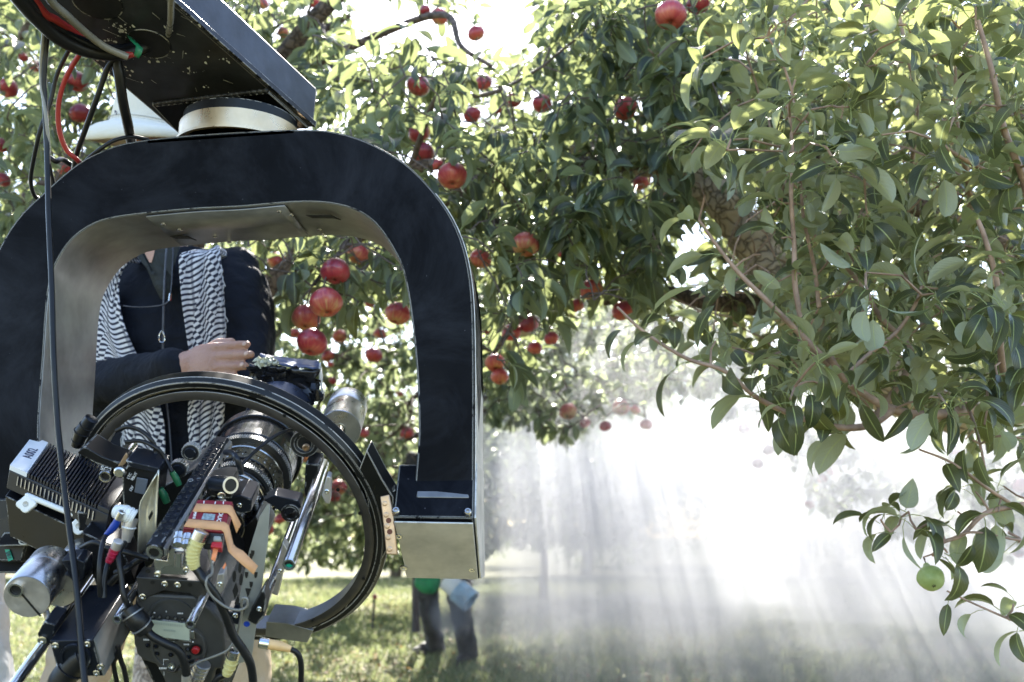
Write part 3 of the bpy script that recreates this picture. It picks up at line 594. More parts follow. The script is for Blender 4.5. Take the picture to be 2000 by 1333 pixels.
# ------------------------------------------------------------------ farther trees
def far_tree(base, label, limbs, zones, D, n, k0, k1, size, tops=(), tpl=T_MID, group=None, r=.06, boxes=RIG, wood=M_BARK_D, name='apple_tree', power=1.0, kill=True, singles=300):
    t = Tree(name, base, label, group)
    b = np.array(base, float); t.limb([b - [0, 0, .1], b + [.03, 0, .5], b + [-.02, 0, 1.0]], r, r * .8, 'trunk', wood, 10)
    for l in limbs: t.limb([b + [-.02, 0, .95]] + [np.array(q, float) for q in l], r * .6, .012, m=wood, seg=7)
    A = sample(n, zones, D[0], D[1], power); d = t.grow(A, .003, .05, .2); t.rosettes(A, d, k0, k1, size, .45, 1.0, .12)
    if len(tops):
        T = np.array(tops); t.grow(T, .003, .05, .2); t.rosettes(T, np.tile([0, 0, 1.], (len(T), 1)), 3, 5, size * .9, .2)
    t.finish(tpl, ME_MID if tpl is T_MID else None, [M_FARL, M_PETI], wood, singles if tpl is T_MID else 0, boxes, FRUIT if kill else ())
ZR = [([(480, 380), (1000, 380), (1200, 420), (1400, 560), (1480, 700), (1440, 790), (1330, 770), (1290, 800), (1150, 830), (1110, 900), (1050, 830), (960, 800), (930, 840), (830, 860), (830, 1000), (700, 1060), (560, 1060), (480, 1080)], 1)]
far_tree((-1.95, 7.6, 0), 'blurred apple tree seen through the yoke and the ring', [[(-2.0, 7.0, 1.6), (-2.3, 6.8, 2.6)], [(-1.0, 7.0, 1.5), (-.3, 6.4, 2.1)], [(-1.4, 7.6, 2.0), (-1.2, 7.4, 3.0)], [(-.6, 7.2, 1.6), (.6, 6.8, 1.9)]],
         [([(420, 380), (1000, 380), (1000, 790), (930, 840), (830, 860), (830, 960), (760, 1000), (700, 1010), (560, 1040), (420, 1040)], 1)], (4.6, 9.2), 1700, 6, 10, .085, topsR[:17])
far_tree((-.39, 8.0, 0), 'leafy apple tree whose lower fringe hangs over the smoke', [[(-.4, 7.8, 1.7), (.3, 7.4, 2.2), (1.0, 6.8, 2.3)], [(-.4, 7.9, 1.9), (.8, 7.4, 2.5), (1.7, 6.8, 2.7)], [(-.4, 8.0, 2.0), (-.2, 7.8, 3.0)]],
         [([(940, 560), (1180, 560), (1420, 560), (1480, 700), (1440, 780), (1330, 770), (1290, 795), (1150, 825), (1100, 880), (1050, 830), (940, 820)], 1), ([(1280, 430), (1410, 420), (1410, 570), (1290, 580)], .1)], (4.8, 9.5), 1100, 6, 10, .08, topsR[17:])
# the canopy that closes the row overhead (the sun comes through it in shafts)
far_tree((-4.0, 7.2, 0), 'bright apple tree behind the left branches and the crane arm', [[(-3.0, 6.5, 2.2), (-2.0, 6.2, 3.4)], [(-3.6, 6.8, 2.2), (-3.6, 6.4, 3.2)], [(-2.6, 7.0, 2.0), (-1.5, 6.8, 2.6)]],
         [([(-120, -60), (640, -60), (640, 120), (720, 300), (720, 500), (420, 800), (-120, 1060)], 1), ([(560, -60), (720, -60), (700, 200), (600, 150)], .4)], (4.4, 8.5), 1300, 6, 10, .085)
far_tree((4.7, 8.0, 0), 'tall dark pear tree behind the right hand branches', [[(3.4, 7.0, 2.4), (1.8, 6.4, 3.4)], [(3.2, 7.0, 2.4), (3.4, 6.4, 3.2)], [(4.2, 7.6, 2.6), (3.2, 7.0, 4.0)]],
         [([(1150, -60), (2100, -60), (2100, 820), (1800, 800), (1500, 760), (1420, 560), (1200, 440), (1120, 200)], 1), ([(1290, 430), (1400, 430), (1410, 600), (1300, 600)], .1)], (5.2, 9.0), 640, 6, 10, .09, name='pear_tree')
far_tree((5.9, 10.6, 0), 'hazy apple tree standing in the smoke, nearer of two', [[(4.0, 9.6, 1.6), (2.6, 9.0, 2.0)], [(3.8, 9.6, 1.7), (4.4, 9.0, 1.8)], [(3.2, 10, 2.0), (3.4, 9.6, 2.6)]],
         [([(1380, 800), (1500, 830), (1560, 930), (1600, 1010), (1700, 1000), (1800, 1060), (2080, 1110), (2080, 780), (1600, 770)], .85)], (5.6, 9.5), 900, 5, 9, .085, topsE, tpl=T_MID, singles=0)
far_tree((.4, 13.5, 0), 'hazy apple tree deep in the smoke below the fringe', [[(0, 12.8, 1.6), (-.8, 12.2, 2.0)], [(.8, 12.8, 1.7), (1.4, 12.2, 1.8)]],
         [([(930, 740), (1320, 740), (1290, 960), (1230, 1065), (1060, 1070), (930, 1070)], 1)], (11.5, 16), 1900, 6, 9, .12, tpl=T_LOW)
far_tree((5.0, 14.5, 0), 'faint apple tree almost lost in the smoke', [[(4.4, 13.6, 1.6), (3.6, 13, 2.0)], [(5.8, 13.6, 1.7), (6.6, 13, 2.2)]],
         [([(1380, 700), (2080, 700), (2080, 1080), (1700, 1050), (1480, 1030)], 1)], (12, 17), 1000, 6, 9, .1, tpl=T_LOW)
far_tree((-3.0, 11.5, 0), 'shaded bushy apple tree low behind the ring opening', [[(-3.4, 11, 1.4), (-3.8, 10.6, 1.8)], [(-2.4, 11, 1.4), (-1.6, 10.6, 1.6)]],
         [([(400, 820), (960, 820), (960, 1095), (700, 1100), (400, 1105)], 1)], (9.5, 13), 1500, 6, 9, .11, tpl=T_LOW)
far_tree((-.62, 11.6, 0), 'tall apple tree whose crown breaks the sun into shafts above the smoke', [[(-.5, 11.2, 1.9), (.4, 10.8, 2.6), (1.6, 10.8, 3.2)], [(-.5, 11.4, 2.2), (0, 11.2, 3.6)], [(-.5, 11.4, 2.0), (1.0, 11, 2.4), (2.6, 10.8, 2.6)]],
         [([(880, 100), (1360, 100), (1360, 770), (1100, 800), (900, 790)], 1), ([(1360, 200), (1560, 200), (1560, 740), (1360, 770)], .45), ([(1290, 430), (1400, 430), (1400, 570), (1290, 570)], .15)], (9.6, 13), 950, 6, 9, .11, tpl=T_LOW)
# backdrop rows: whole crowns, each a tree
def crown_tree(x, y, h, rx, seed, label, group, nleaf=4500):
    r_ = np.random.default_rng(seed); t = Tree('apple_tree', (x, y, 0), label, group); b = np.array([x, y, 0.])
    t.limb([b - [0, 0, .1], b + [.05, 0, .6], b + [0, 0, 1.2]], .13, .1, 'trunk', M_BARK_D, 8)
    for k in range(5):
        a = k * 1.256 + seed; e = b + [math.cos(a) * rx * .6, math.sin(a) * rx * .6, h * .75]; t.limb([b + [0, 0, 1.1], (b + e) / 2 + [0, 0, .3], e], .07, .015, m=M_BARK_D, seg=6)
    q = r_.normal(size=(nleaf, 3)); q /= np.linalg.norm(q, axis=1)[:, None]; lob = 1 + .22 * np.sin(3 * q[:, 0] + seed) * np.cos(4 * q[:, 2] + 2 * q[:, 1]); rad = r_.random(nleaf) ** .45 * lob
    p = b + [0, 0, h * .52] + q * rad[:, None] * [rx, rx, h * .48]; p = p[p[:, 2] > .25]
    t.lp = list(p); t.ld = list(r_.normal(size=(len(p), 3)) + [0, 0, -.5]); t.lu = list(r_.normal(size=(len(p), 3)) * .5 + [0, 0, 1]); t.ls = list(r_.uniform(.12, .22, len(p)))
    t.finish(T_LOW, None, [M_FARL, M_PETI], M_BARK_D)
gB = 'orchard rows far behind'
for i, (x, y, h, rx) in enumerate([(-9.5, 20, 4.6, 2.3), (-5.6, 17, 4.2, 2.0), (-2.4, 21, 4.4, 2.3), (1.6, 22, 4.3, 2.2), (6.0, 21, 4.6, 2.4), (10.5, 20, 4.8, 2.5), (-13, 27, 5, 2.8), (-7.5, 28, 5, 2.8), (-2, 29, 5, 2.8), (3.5, 29, 5, 2.8), (9, 28, 5, 2.8), (15, 27, 5.4, 3.0)]):
    crown_tree(x, y, h, rx, i + 1, 'rounded apple tree of the nearer row far beyond the grass' if i < 6 else 'rounded apple tree of the farthest row beyond the grass', 'nearer row of far trees' if i < 6 else 'farthest row of trees')

# ------------------------------------------------------------------ smoke
def smoke(name, lo, hi, expr, dens_, label, ns=1.3, anis=.55, col=(.93, .95, 1)):
    c = (np.array(lo) + hi) / 2; h = (np.array(hi) - lo) / 2
    m = bpy.data.materials.new(name); m.use_nodes = True; nt = m.node_tree; nt.nodes.clear(); K = N.__new__(N); K.m = m; K.t = nt
    out = nt.nodes.new('ShaderNodeOutputMaterial'); pv = nt.nodes.new('ShaderNodeVolumePrincipled'); nt.links.new(pv.outputs[0], out.inputs['Volume'])
    pv.inputs['Color'].default_value = (*col, 1); pv.inputs['Anisotropy'].default_value = anis
    tc = nt.nodes.new('ShaderNodeTexCoord'); sp = nt.nodes.new('ShaderNodeSeparateXYZ'); nt.links.new(tc.outputs['Object'], sp.inputs[0])
    no = nt.nodes.new('ShaderNodeTexNoise'); no.inputs['Scale'].default_value = ns; no.inputs['Detail'].default_value = 3; no.inputs['Distortion'].default_value = .4; nt.links.new(tc.outputs['Object'], no.inputs['Vector'])
    d = expr(K, sp.outputs[0], sp.outputs[1], sp.outputs[2], no.outputs['Fac']); nt.links.new(K.math('MULTIPLY', d, dens_), pv.inputs['Density'])
    b = MB().box((0, 0, 0), (h[0], 0, 0), (0, h[1], 0), (0, 0, h[2])); o = b.build(name, m, None, smooth=0); o.location = [float(q) for q in c]; o['kind'] = 'stuff'; tag(o, label, 'smoke'); return o
def ss(K, x, a, b):
    r = K.n('ShaderNodeMapRange', interpolation_type='SMOOTHSTEP'); K.l(x, r.inputs[0]); r.inputs[1].default_value = a; r.inputs[2].default_value = b; return r.outputs[0]
def plume(K, x, y, z, f):      # coordinates relative to the middle of the box
    a = ss(K, K.math('ADD', x, K.math('MULTIPLY', y, -.05)), -4.0, -2.7); b = ss(K, z, .8, -.1); c = ss(K, K.math('ADD', y, K.math('MULTIPLY', K.math('ADD', x, 3.3), 1.25)), -4.6, -2.4); d = ss(K, y, 5.0, 2.9)
    k = ss(K, f, .3, .68); return K.math('MULTIPLY', K.math('MULTIPLY', a, b), K.math('MULTIPLY', K.math('MULTIPLY', c, d), K.math('ADD', K.math('MULTIPLY', k, 1.1), .08)))
smoke('smoke', (-1.2, 3.6, .02), (7.8, 14.4, 2.9), plume, .42, 'white theatrical smoke drifting over the grass, streaked with sun shafts')
# ================================================================== THE CRANE, THE HEAD AND THE CAMERA
BLK = mat('black_paint', (.003, .0034, .0052), .5, var=.3, scale=9, bump=.12, bscale=420, wear=.9, spec=.07)
BLK2 = mat('satin_black', (.007, .007, .008), .36, var=.3, scale=14, wear=.5, spec=.3)
ANOD = mat('black_anodised', (.008, .01, .016), .34, metal=.1, var=.2, wear=.25, spec=.35)
FINM = mat('fin_black', (.006, .009, .018), .4, var=.1)
GREYP = mat('bounce_lit_grey', (.5, .47, .44), .5, metal=.35, var=.25, scale=12, wear=.6, wearcol=(.7, .68, .65))  # grey that carries ground and smoke light on the yoke's turned faces
INNER = mat('scuffed_satin_metal', (.29, .288, .285), .4, metal=.65, var=.45, scale=7, bump=.1, bscale=60)  # satin metal; on the yoke arch its paleness carries bounced light
RUBBER = mat('black_rubber', (.007, .007, .008), .4, var=.2, spec=.35)
CHROME = mat('polished_steel', (.66, .65, .64), .17, metal=1, var=.1, scale=30, rvar=.07)
STEEL = mat('turned_steel', (.58, .56, .54), .3, metal=1, var=.16, scale=24, rvar=.12)
RAWST = mat('dull_steel', (.5, .47, .45), .48, metal=.8, var=.2, scale=40, bump=.1, bscale=300)
GOLD = mat('champagne_ring', (.62, .47, .3), .33, metal=.85, var=.12)
BRASS = mat('pale_bronze', (.5, .34, .22), .35, metal=.7, var=.15, scale=30)
WHITE = mat('white_plastic', (.75, .75, .74), .4, var=.06)
REDP = mat('dark_red_case', (.2, .012, .02), .35, var=.25, metal=.3)
REDB = mat('bright_red_plastic', (.4, .012, .015), .35, var=.1)
BLUEP = mat('blue_plastic', (.008, .04, .3), .4, var=.15)
GREENP = mat('green_plastic', (.008, .1, .04), .45, var=.15)
YELB = mat('cream_rubber', (.62, .55, .24), .5, var=.12)
TAPE = mat('peach_tape', (.6, .3, .13), .55, var=.1, scale=60)
TAPEO = mat('orange_tape', (.8, .25, .09), .55, var=.1)
TEALT = mat('teal_tape', (.0, .3, .2), .5, var=.15)
LABELW = mat('white_label', (.72, .72, .74), .55, var=.06)
INK = mat('ink', (.05, .05, .09), .6); WINK = mat('white_print', (.75, .75, .78), .5, var=.02)
REDW = mat('red_wire', (.36, .03, .03), .36, var=.15); DIRTW = mat('clear_grey_wire', (.2, .19, .17), .3, var=.2)
HOLE = mat('dark_hole', (.003, .003, .003), .6); LCD = mat('display_glass', (.52, .56, .46), .25, var=.05)
GLASSB = mat('coated_glass', (.02, .03, .08), .08, metal=.2)
GEARM = mat('gear_teeth', (.02, .02, .022), .35, wear=.8)

A = nrm(ray(905, 109))                              # the way the camera points
B_ = nrm(np.cross(A, [0, 0, 1])); C_ = np.cross(B_, A)
ro = math.radians(-4); B = B_ * math.cos(ro) + C_ * math.sin(ro); Cc = np.cross(B, A)
O = P(340, 1230, 1.40)
def R(u, v, s):                                     # a point on the plane s metres in front of the camera's back
    d = ray(u, v); return CAM + d * (((O - CAM) @ A + s) / (d @ A))
def px(n_, s=0): return n_ * (((O - CAM) @ A + s)) / F_PX
def poly(l, s): return [R(u, v, s) for u, v in l]
def txt(body, name, m, parent, c, xdir, updir, size, ext=.0004):
    cu = bpy.data.curves.new(name, 'FONT'); cu.body = body; cu.size = size; cu.extrude = ext; cu.align_x = 'CENTER'; cu.align_y = 'CENTER'; cu.materials.append(m)
    o = bpy.data.objects.new(name, cu); COL.objects.link(o); bpy.context.view_layer.update(); me = bpy.data.meshes.new_from_object(o); bpy.data.objects.remove(o); bpy.data.curves.remove(cu)
    o = link(name, me, parent); x = nrm(xdir); y = nrm(np.array(updir) - x * (np.array(updir) @ x)); z = np.cross(x, y)
    M = Matrix.Identity(4)
    for i in range(3): M[i][0], M[i][1], M[i][2], M[i][3] = x[i], y[i], z[i], c[i]
    o.matrix_basis = M; return o
def screw(parent, c, n, r=.004, m=None, h=.0025, name='screw'):
    n = nrm(n); m_ = MB(); m_.lathe(c, n, [(-.001, r), (h * .7, r), (h, r * .75), (h, r * .45), (h * .3, r * .42), (h * .3, 0.0001)], 14)
    return m_.build(name, m or CHROME, parent)

# ---- crane arm (box beam overhead)
arm = thing('crane_arm', (-.55, 1.3, 1.65), 'scuffed black steel crane arm box beam crossing the top left corner', 'crane')
def onb(u, v): return PZ(u, v, 0)                   # helper replaced below by a sloped plane
def beam_pt(u, v):                                  # the underside plane drops from 1.66 (near) to 1.585 (far)
    d = ray(u, v); y0, z0, y1, z1 = 1.405, 1.66, 1.74, 1.59; k = (z1 - z0) / (y1 - y0)
    t = (z0 + k * (CAM[1] - y0) - CAM[2]) / (d[2] - k * d[1]); return CAM + d * t
lb0, lb1, rb0, rb1 = beam_pt(40, 0), beam_pt(348, 262), beam_pt(330, 0), beam_pt(613, 250)
back = .55
lb0b = lb0 + (lb0 - lb1) * 1.6; rb0b = rb0 + (rb0 - rb1) * 1.6
nb_ = nrm(np.cross(rb1 - rb0, lb0 - rb0)); nb_ = nb_ if nb_[2] > 0 else -nb_
H = .088
m = MB(); m.loft([lb0b, rb0b, rb1, lb1], [q + nb_ * H for q in (lb0b, rb0b, rb1, lb1)])
bm_o = m.build('beam', mat('scuffed_beam_paint', (.03, .032, .038), .36, metal=.3, var=.5, scale=14, bump=.25, bscale=35, wear=1.0, wearcol=(.5, .46, .42)), arm, bevel=.004)
m = MB(); wl0, wl1 = beam_pt(300, 203), beam_pt(525, 176); wc = [wl0 + (wl1 - wl0) * t - nb_ * .001 for t in np.linspace(0, 1, 60)]
m.tube(wc, [.0055 * (1 + .25 * math.sin(i * 2.1)) for i in range(60)], 8); m.build('weld_bead', BLK2, arm, smooth=80)
m = MB(); q = [wl0, wl1, beam_pt(604, 247), beam_pt(352, 259)]; m.loft(q, [p - nb_ * (.006) for p in q]); m.build('end_plate', BLK, arm, bevel=.0015)
q = [beam_pt(u, v) - nb_ * 0 for u, v in ((333, 3), (611, 249))]
m = MB(); rr_ = nrm(rb1 - rb0); sx = nrm(np.cross(rr_, nb_)); sx = sx if sx[0] > 0 else -sx
m.prism([rb0b, rb1, rb1 + sx * .005, rb0b + sx * .005], nb_ * .012); m.build('edge_strip', BLK2, arm, bevel=.001)
for (u, v, r) in ((290, 86, .034), (190, 5, .036)):
    c = beam_pt(u, v); m = MB(); m.lathe(c + nb_ * .001, -nb_, [(.0, r * .96), (.0022, r), (.0022, r * 1.05), (0, r * 1.07)], 40); m.build('hole_rim', BLK2, arm)
    m = MB(); m.lathe(c, -nb_, [(.0012, .0001), (.0012, r)], 40); m.build('cable_hole', HOLE, arm)
r_ = random.Random(5)
m = MB()                                            # chipped paint flakes on the underside
def chip(c, n, s):
    _, e1, e2 = frame(n); k = r_.randint(4, 7); pts = [c + n * .0006 + (e1 * math.cos(j * 6.28 / k) * r_.uniform(.5, 1.4) + e2 * math.sin(j * 6.28 / k) * r_.uniform(.3, .9)) * s for j in range(k)]; m.add(pts, [tuple(range(k))])
for (u, v, s, cnt) in [(238, 55, 24, 26), (215, 78, 14, 12), (205, 118, 18, 10), (240, 135, 40, 26), (330, 118, 40, 8), (390, 138, 26, 6), (400, 168, 10, 3), (360, 40, 60, 10), (430, 110, 40, 8)]:
    for _ in range(cnt): chip(beam_pt(u + r_.gauss(0, s * .5), v + r_.gauss(0, s * .25)), -nb_, .0008 + .0042 * r_.random() ** 2)
for _ in range(26):
    u, v = r_.uniform(200, 520), r_.uniform(10, 190)
    if not (v > (u - 40) * .855 - 8 or v < (u - 330) * .893 + 8):
        a_ = beam_pt(u, v) - nb_ * .0006; t_ = nrm(rb1 - rb0 + r_.gauss(0, .25) * sx) * r_.uniform(.006, .03); w_ = sx * r_.uniform(.0002, .0007); m.add([a_ - w_, a_ + w_, a_ + t_ + w_ * .3, a_ + t_ - w_ * .3], [(0, 1, 2, 3)])
m.build('paint_chips', mat('chipped_primer', (.6, .6, .6), .6, var=.2), arm, smooth=0)['kind'] = 'stuff'

# ---- pan bearing and yoke
yoke = thing('camera_head_yoke', (-.45, 1.69, .8), 'big black U shaped yoke of the remote camera head hanging from the crane arm', 'camera head')
YD = 1.60; dep = nrm(P(1069, 1050, 100) - P(1000, 1045, 1)); dep = nrm([.035, 1, 0]); DEP = .19
def Y_(u, v, o=0): return P(u, v, YD) + dep * o
outer = [(-40, 1120), (-40, 700), (-30, 560), (2, 478), (40, 420), (90, 372), (128, 338), (165, 311), (205, 292), (250, 278), (345, 266), (470, 257), (600, 253), (655, 258), (705, 272), (755, 296), (800, 326), (845, 372), (882, 425), (905, 480), (918, 540), (924, 610), (926, 720), (926, 860), (925, 1000)]
inner = [(80, 1120), (76, 865), (79, 785), (86, 690), (90, 625), (95, 570), (105, 526), (128, 484), (150, 460), (175, 443), (203, 431), (245, 423), (297, 417), (385, 409), (470, 405), (560, 397), (620, 396), (665, 402), (700, 414), (730, 435), (752, 462), (770, 492), (784, 520), (794, 560), (802, 610), (810, 680), (815, 745), (817, 800), (817, 860), (810, 950), (808, 1000)]
so = spline([(u, v, 0) for u, v in outer], 4)[:, :2]; si = spline([(u, v, 0) for u, v in inner], 4)[:, :2]
def resamp(c, n):
    L = np.concatenate([[0], np.cumsum(np.hypot(*np.diff(c, axis=0).T))]); t = np.linspace(0, L[-1], n); return np.stack([np.interp(t, L, c[:, 0]), np.interp(t, L, c[:, 1])], 1)
# pair the two outlines by angle round the opening so the rungs stay square
NN = 110; ro_, ri_ = resamp(so, NN), resamp(si, NN)
OF = np.array([Y_(*q) for q in ro_]); IF = np.array([Y_(*q) for q in ri_]); OB = OF + dep * DEP; IB = IF + dep * DEP
m = MB(); rows = np.stack([OF, IF, IB, OB], 1); V = rows.reshape(-1, 3)
F0 = [(4 * i + a, 4 * i + b, 4 * (i + 1) + b, 4 * (i + 1) + a) for i in range(NN - 1) for a, b in ((0, 1), (2, 3), (3, 0))] + [(0, 3, 2, 1), tuple(4 * (NN - 1) + k for k in range(4))]
m.add(V, F0); n0 = len(F0); m.mi = 1; m.add(V[[]] if False else V, [(4 * i + 1, 4 * i + 2, 4 * (i + 1) + 2, 4 * (i + 1) + 1) for i in range(NN - 1)])
me = m.mesh('arch'); bm = bmesh.new(); bm.from_mesh(me); bmesh.ops.remove_doubles(bm, verts=bm.verts, dist=1e-5); bmesh.ops.recalc_face_normals(bm, faces=bm.faces); bm.to_mesh(me); bm.free()
me.materials.append(BLK); me.materials.append(INNER)
for p_ in me.polygons:      # the inner band is paler: light bounced off the ground put into its colour
    c = p_.center; d_ = np.abs(p_.normal @ Vector(dep))
mid = (OF + IF) / 2
for p_ in me.polygons:
    if abs(p_.normal @ Vector(dep)) < .3:
        c = np.array(p_.center); i = int(np.argmin(np.linalg.norm((mid - c)[:, [0, 2]], axis=1))); p_.material_index = 1 if np.linalg.norm((IF[i] - c)[[0, 2]]) < np.linalg.norm((OF[i] - c)[[0, 2]]) else 0
me.shade_smooth(); me.set_sharp_from_angle(angle=math.radians(30)); arch = link('arch', me, yoke); bv = arch.modifiers.new('bevel', 'BEVEL'); bv.width = .0022; bv.segments = 2; bv.limit_method = 'ANGLE'; bv.angle_limit = math.radians(50)
# top plate, underside plate, slots and screws
m = MB(); a_, b_ = Y_(287, 277), Y_(575, 257); m.prism([a_ + [0, 0, -.004], b_ + [0, 0, -.004], b_ + [0, 0, .003], a_ + [0, 0, .003]], dep * .16); m.build('top_plate', BLK2, yoke, bevel=.001)
def under(u, v, k):   # a point on the arch underside; k runs 0..1 from front to back
    i = int(np.argmin(np.hypot(ri_[:, 0] - u, ri_[:, 1] - v))); return IF[i] + dep * DEP * k
m = MB(); i0 = int(np.argmin(np.hypot(ri_[:, 0] - 290, ri_[:, 1] - 418))); i1 = int(np.argmin(np.hypot(ri_[:, 0] - 548, ri_[:, 1] - 399)))
m.sheet([[IF[i] + dep * .003 - [0, 0, .0035], IF[i] + dep * .17 - [0, 0, .0035]] for i in range(i0, i1 + 1)]); o = m.build('underside_plate', INNER, yoke); sm = o.modifiers.new('thickness', 'SOLIDIFY'); sm.thickness = .0025; sm.offset = 0
for (u, k) in ((300, .22), (312, .42), (548, .12), (556, .24), (372, .72), (378, .9), (588, .7), (592, .84)):
    screw(yoke, under(u, 410, k) - [0, 0, .005], (0, 0, -1), .0045)
for (u, k, wx) in ((298, .62, .028), (612, .3, .04)):
    c = under(u, 405, k) - [0, 0, .0052]; m = MB(); m.prism([c + [-wx * .5, -.006, 0], c + [wx * .6, -.006, 0], c + [wx * .8, .012, 0], c + [wx * .9, .02, 0], c + [wx * .62, .01, 0], c + [-wx * .3, .008, 0]], (0, 0, -.0015)); m.build('slot', HOLE, yoke, smooth=0)
bear = MB(); bc = P(470, 255, 1.70); bc[2] = Y_(470, 257)[2] + .004
bear.lathe(bc, (0, 0, 1), [(0, .105), (0, .112), (.004, .112), (.005, .106), (.038, .106), (.04, .1), (.04, .0)], 72); bear.build('pan_bearing', GOLD, yoke)
bear = MB(); bear.lathe(bc, (0, 0, 1), [(.04, .0), (.04, .1), (.058, .1), (.06, .0)], 72); bear.build('bearing_cap', BLK2, yoke)
m = MB(); m.lathe(bc, (0, 0, 1), [(.026, .1068), (.036, .1068)], 14, 0, 30); o = m.build('tape', TEALT, yoke)
_, e1_, e2_ = frame((0, 0, 1)); # rotate the tape strip to the front left
for v_ in o.data.vertices:
    x, y = v_.co.x - bc[0], v_.co.y - bc[1]; r0 = math.hypot(x, y); a0 = math.atan2(y, x); aa = math.radians(196) + (a0 - math.atan2(*(e1_[[1, 0]]))) * .9; v_.co.x = bc[0] + r0 * math.cos(aa); v_.co.y = bc[1] + r0 * math.sin(aa)
# right hand gearbox
def prof_loft(front, off0, off1): return [Y_(u, v, off0) for u, v in front], [Y_(u, v, off1) for u, v in front]
m = MB(); gf = [P(768, 1010, 1.565), P(926, 1016, 1.565), P(944, 1130, 1.72) + np.array([-.006, 0, 0]), P(791, 1128, 1.72)]
top = [P(778, 908, 1.60), P(940, 905, 1.60)]
tb = [P(784, 908, 1.60) + dep * .17, P(940, 905, 1.60) + dep * .17]
# body: front lip, slanted under-face, sides
g = [P(779, 908, 1.615), P(927, 905, 1.615), P(925, 1012, 1.568), P(768, 1010, 1.568), P(794, 1128, 1.69), P(935, 1131, 1.69)]
back = [g[0] + dep * .17, g[1] + dep * .17, P(794, 1128, 1.69) + dep * .1, P(935, 1131, 1.69) + dep * .1]
m = MB(); m.add(g + back, [(0, 1, 2, 3), (3, 2, 5, 4), (0, 6, 7, 1), (6, 8, 9, 7), (4, 5, 9, 8), (0, 3, 4, 8, 6), (1, 7, 9, 5, 2)]); m.build('gearbox', BLK, yoke, bevel=.002)
m = MB(); pl = [P(770, 1016, 1.566), P(924, 1019, 1.566), P(934, 1128, 1.685), P(796, 1125, 1.685)]; nn = nrm(np.cross(pl[1] - pl[0], pl[3] - pl[0])); nn = nn if nn[2] < 0 else -nn
m.prism([q + nn * .0015 for q in pl], nn * .003); m.build('cover_plate', GREYP, yoke, bevel=.001)  # light bounced up from the ground is put into the cover's grey
for u, v in ((779, 1043), (917, 1047), (789, 1105), (922, 1108)):
    t = (v - 1016) / 110.0; c = P(u, v, 1.566 + .119 * t); screw(yoke, c + nn * .0045, nn, .0062, CHROME, .002)
for u, v in ((774, 1001), (914, 1003)): screw(yoke, P(u, v, 1.572) + np.array([0, -.002, .0]), nrm([0, -.8, .6]), .0062, STEEL, .007)
m = MB(); a_, b_ = P(812, 948, 1.598), P(918, 950, 1.598); m.prism([a_, b_, P(918, 974, 1.583), P(812, 973, 1.583)], (0, .02, 0)); m.build('fillet_bar', INNER, yoke, bevel=.003)  # step lighter than the leg: ground reflection put into its colour
m = MB(); q = [g[1] + [.001, 0, 0], g[2] + [.001, 0, 0], g[5] + [.001, 0, 0], back[3] + [.001, 0, 0], back[1] + [.001, 0, 0]]; m.prism(q, (.003, 0, 0)); m.build('side_plate', GREYP, yoke, bevel=.0008)  # side paler than the front: brightness from the right put into its colour
m = MB(); m.prism([OF[i] + dep * .006 + [.0012, 0, 0] for i in range(78, NN)] + [OB[i] - dep * .006 + [.0012, 0, 0] for i in range(NN - 1, 77, -1)], (.0015, 0, 0)); m.build('smoke_lit_strip', GREYP, yoke)  # pale strip on the leg: reflection of bright smoke put into the colour
# left hand block below the heat sink
m = MB(); q = [Y_(-40, 975), Y_(95, 975), Y_(62, 1098), Y_(0, 1096), Y_(-12, 1080), Y_(-40, 1080)]; m.prism([p_ - dep * .03 for p_ in q], dep * .2); m.build('gearbox', BLK2, yoke, bevel=.003)
m = MB(); q = [(27, 1067), (64, 1066), (112, 1066), (116, 1040), (48, 1040)]; m.prism([Y_(u, v, -.06) for u, v in q], dep * .03); m.build('switch_box', BLK, yoke, bevel=.0015)
def ring_mark(parent, u, v, ru, rv, rot, D, m_, th=.0012, name='ring_mark'):
    pts = [P(u + ru * math.cos(a) * math.cos(rot) - rv * math.sin(a) * math.sin(rot), v + ru * math.cos(a) * math.sin(rot) + rv * math.sin(a) * math.cos(rot), D) for a in np.linspace(0, 6.283, 33)]
    M_ = MB(); M_.tube(pts, th, 6, cap=False); return M_.build(name, m_, parent)
ring_mark(yoke, 50, 1056, 12.5, 7, -.25, 1.536, WHITE); ring_mark(yoke, 98, 1054, 5.5, 3, -.3, 1.536, LABELW, .0006)
m = MB(); m.prism([Y_(u, v, -.0318) for u, v in ((31, 1073), (40, 1073), (47, 1092), (38, 1096))], dep * -.001); m.build('tape', TEALT, yoke)
txt('SB1', 'lettering', INK, yoke, Y_(39, 1084, -.034), P(44, 1096, 1.6) - P(35, 1072, 1.6), P(44, 1080, 1.6) - P(30, 1086, 1.6), .008)
screw(yoke, Y_(5, 1076, -.031), -dep, .006)

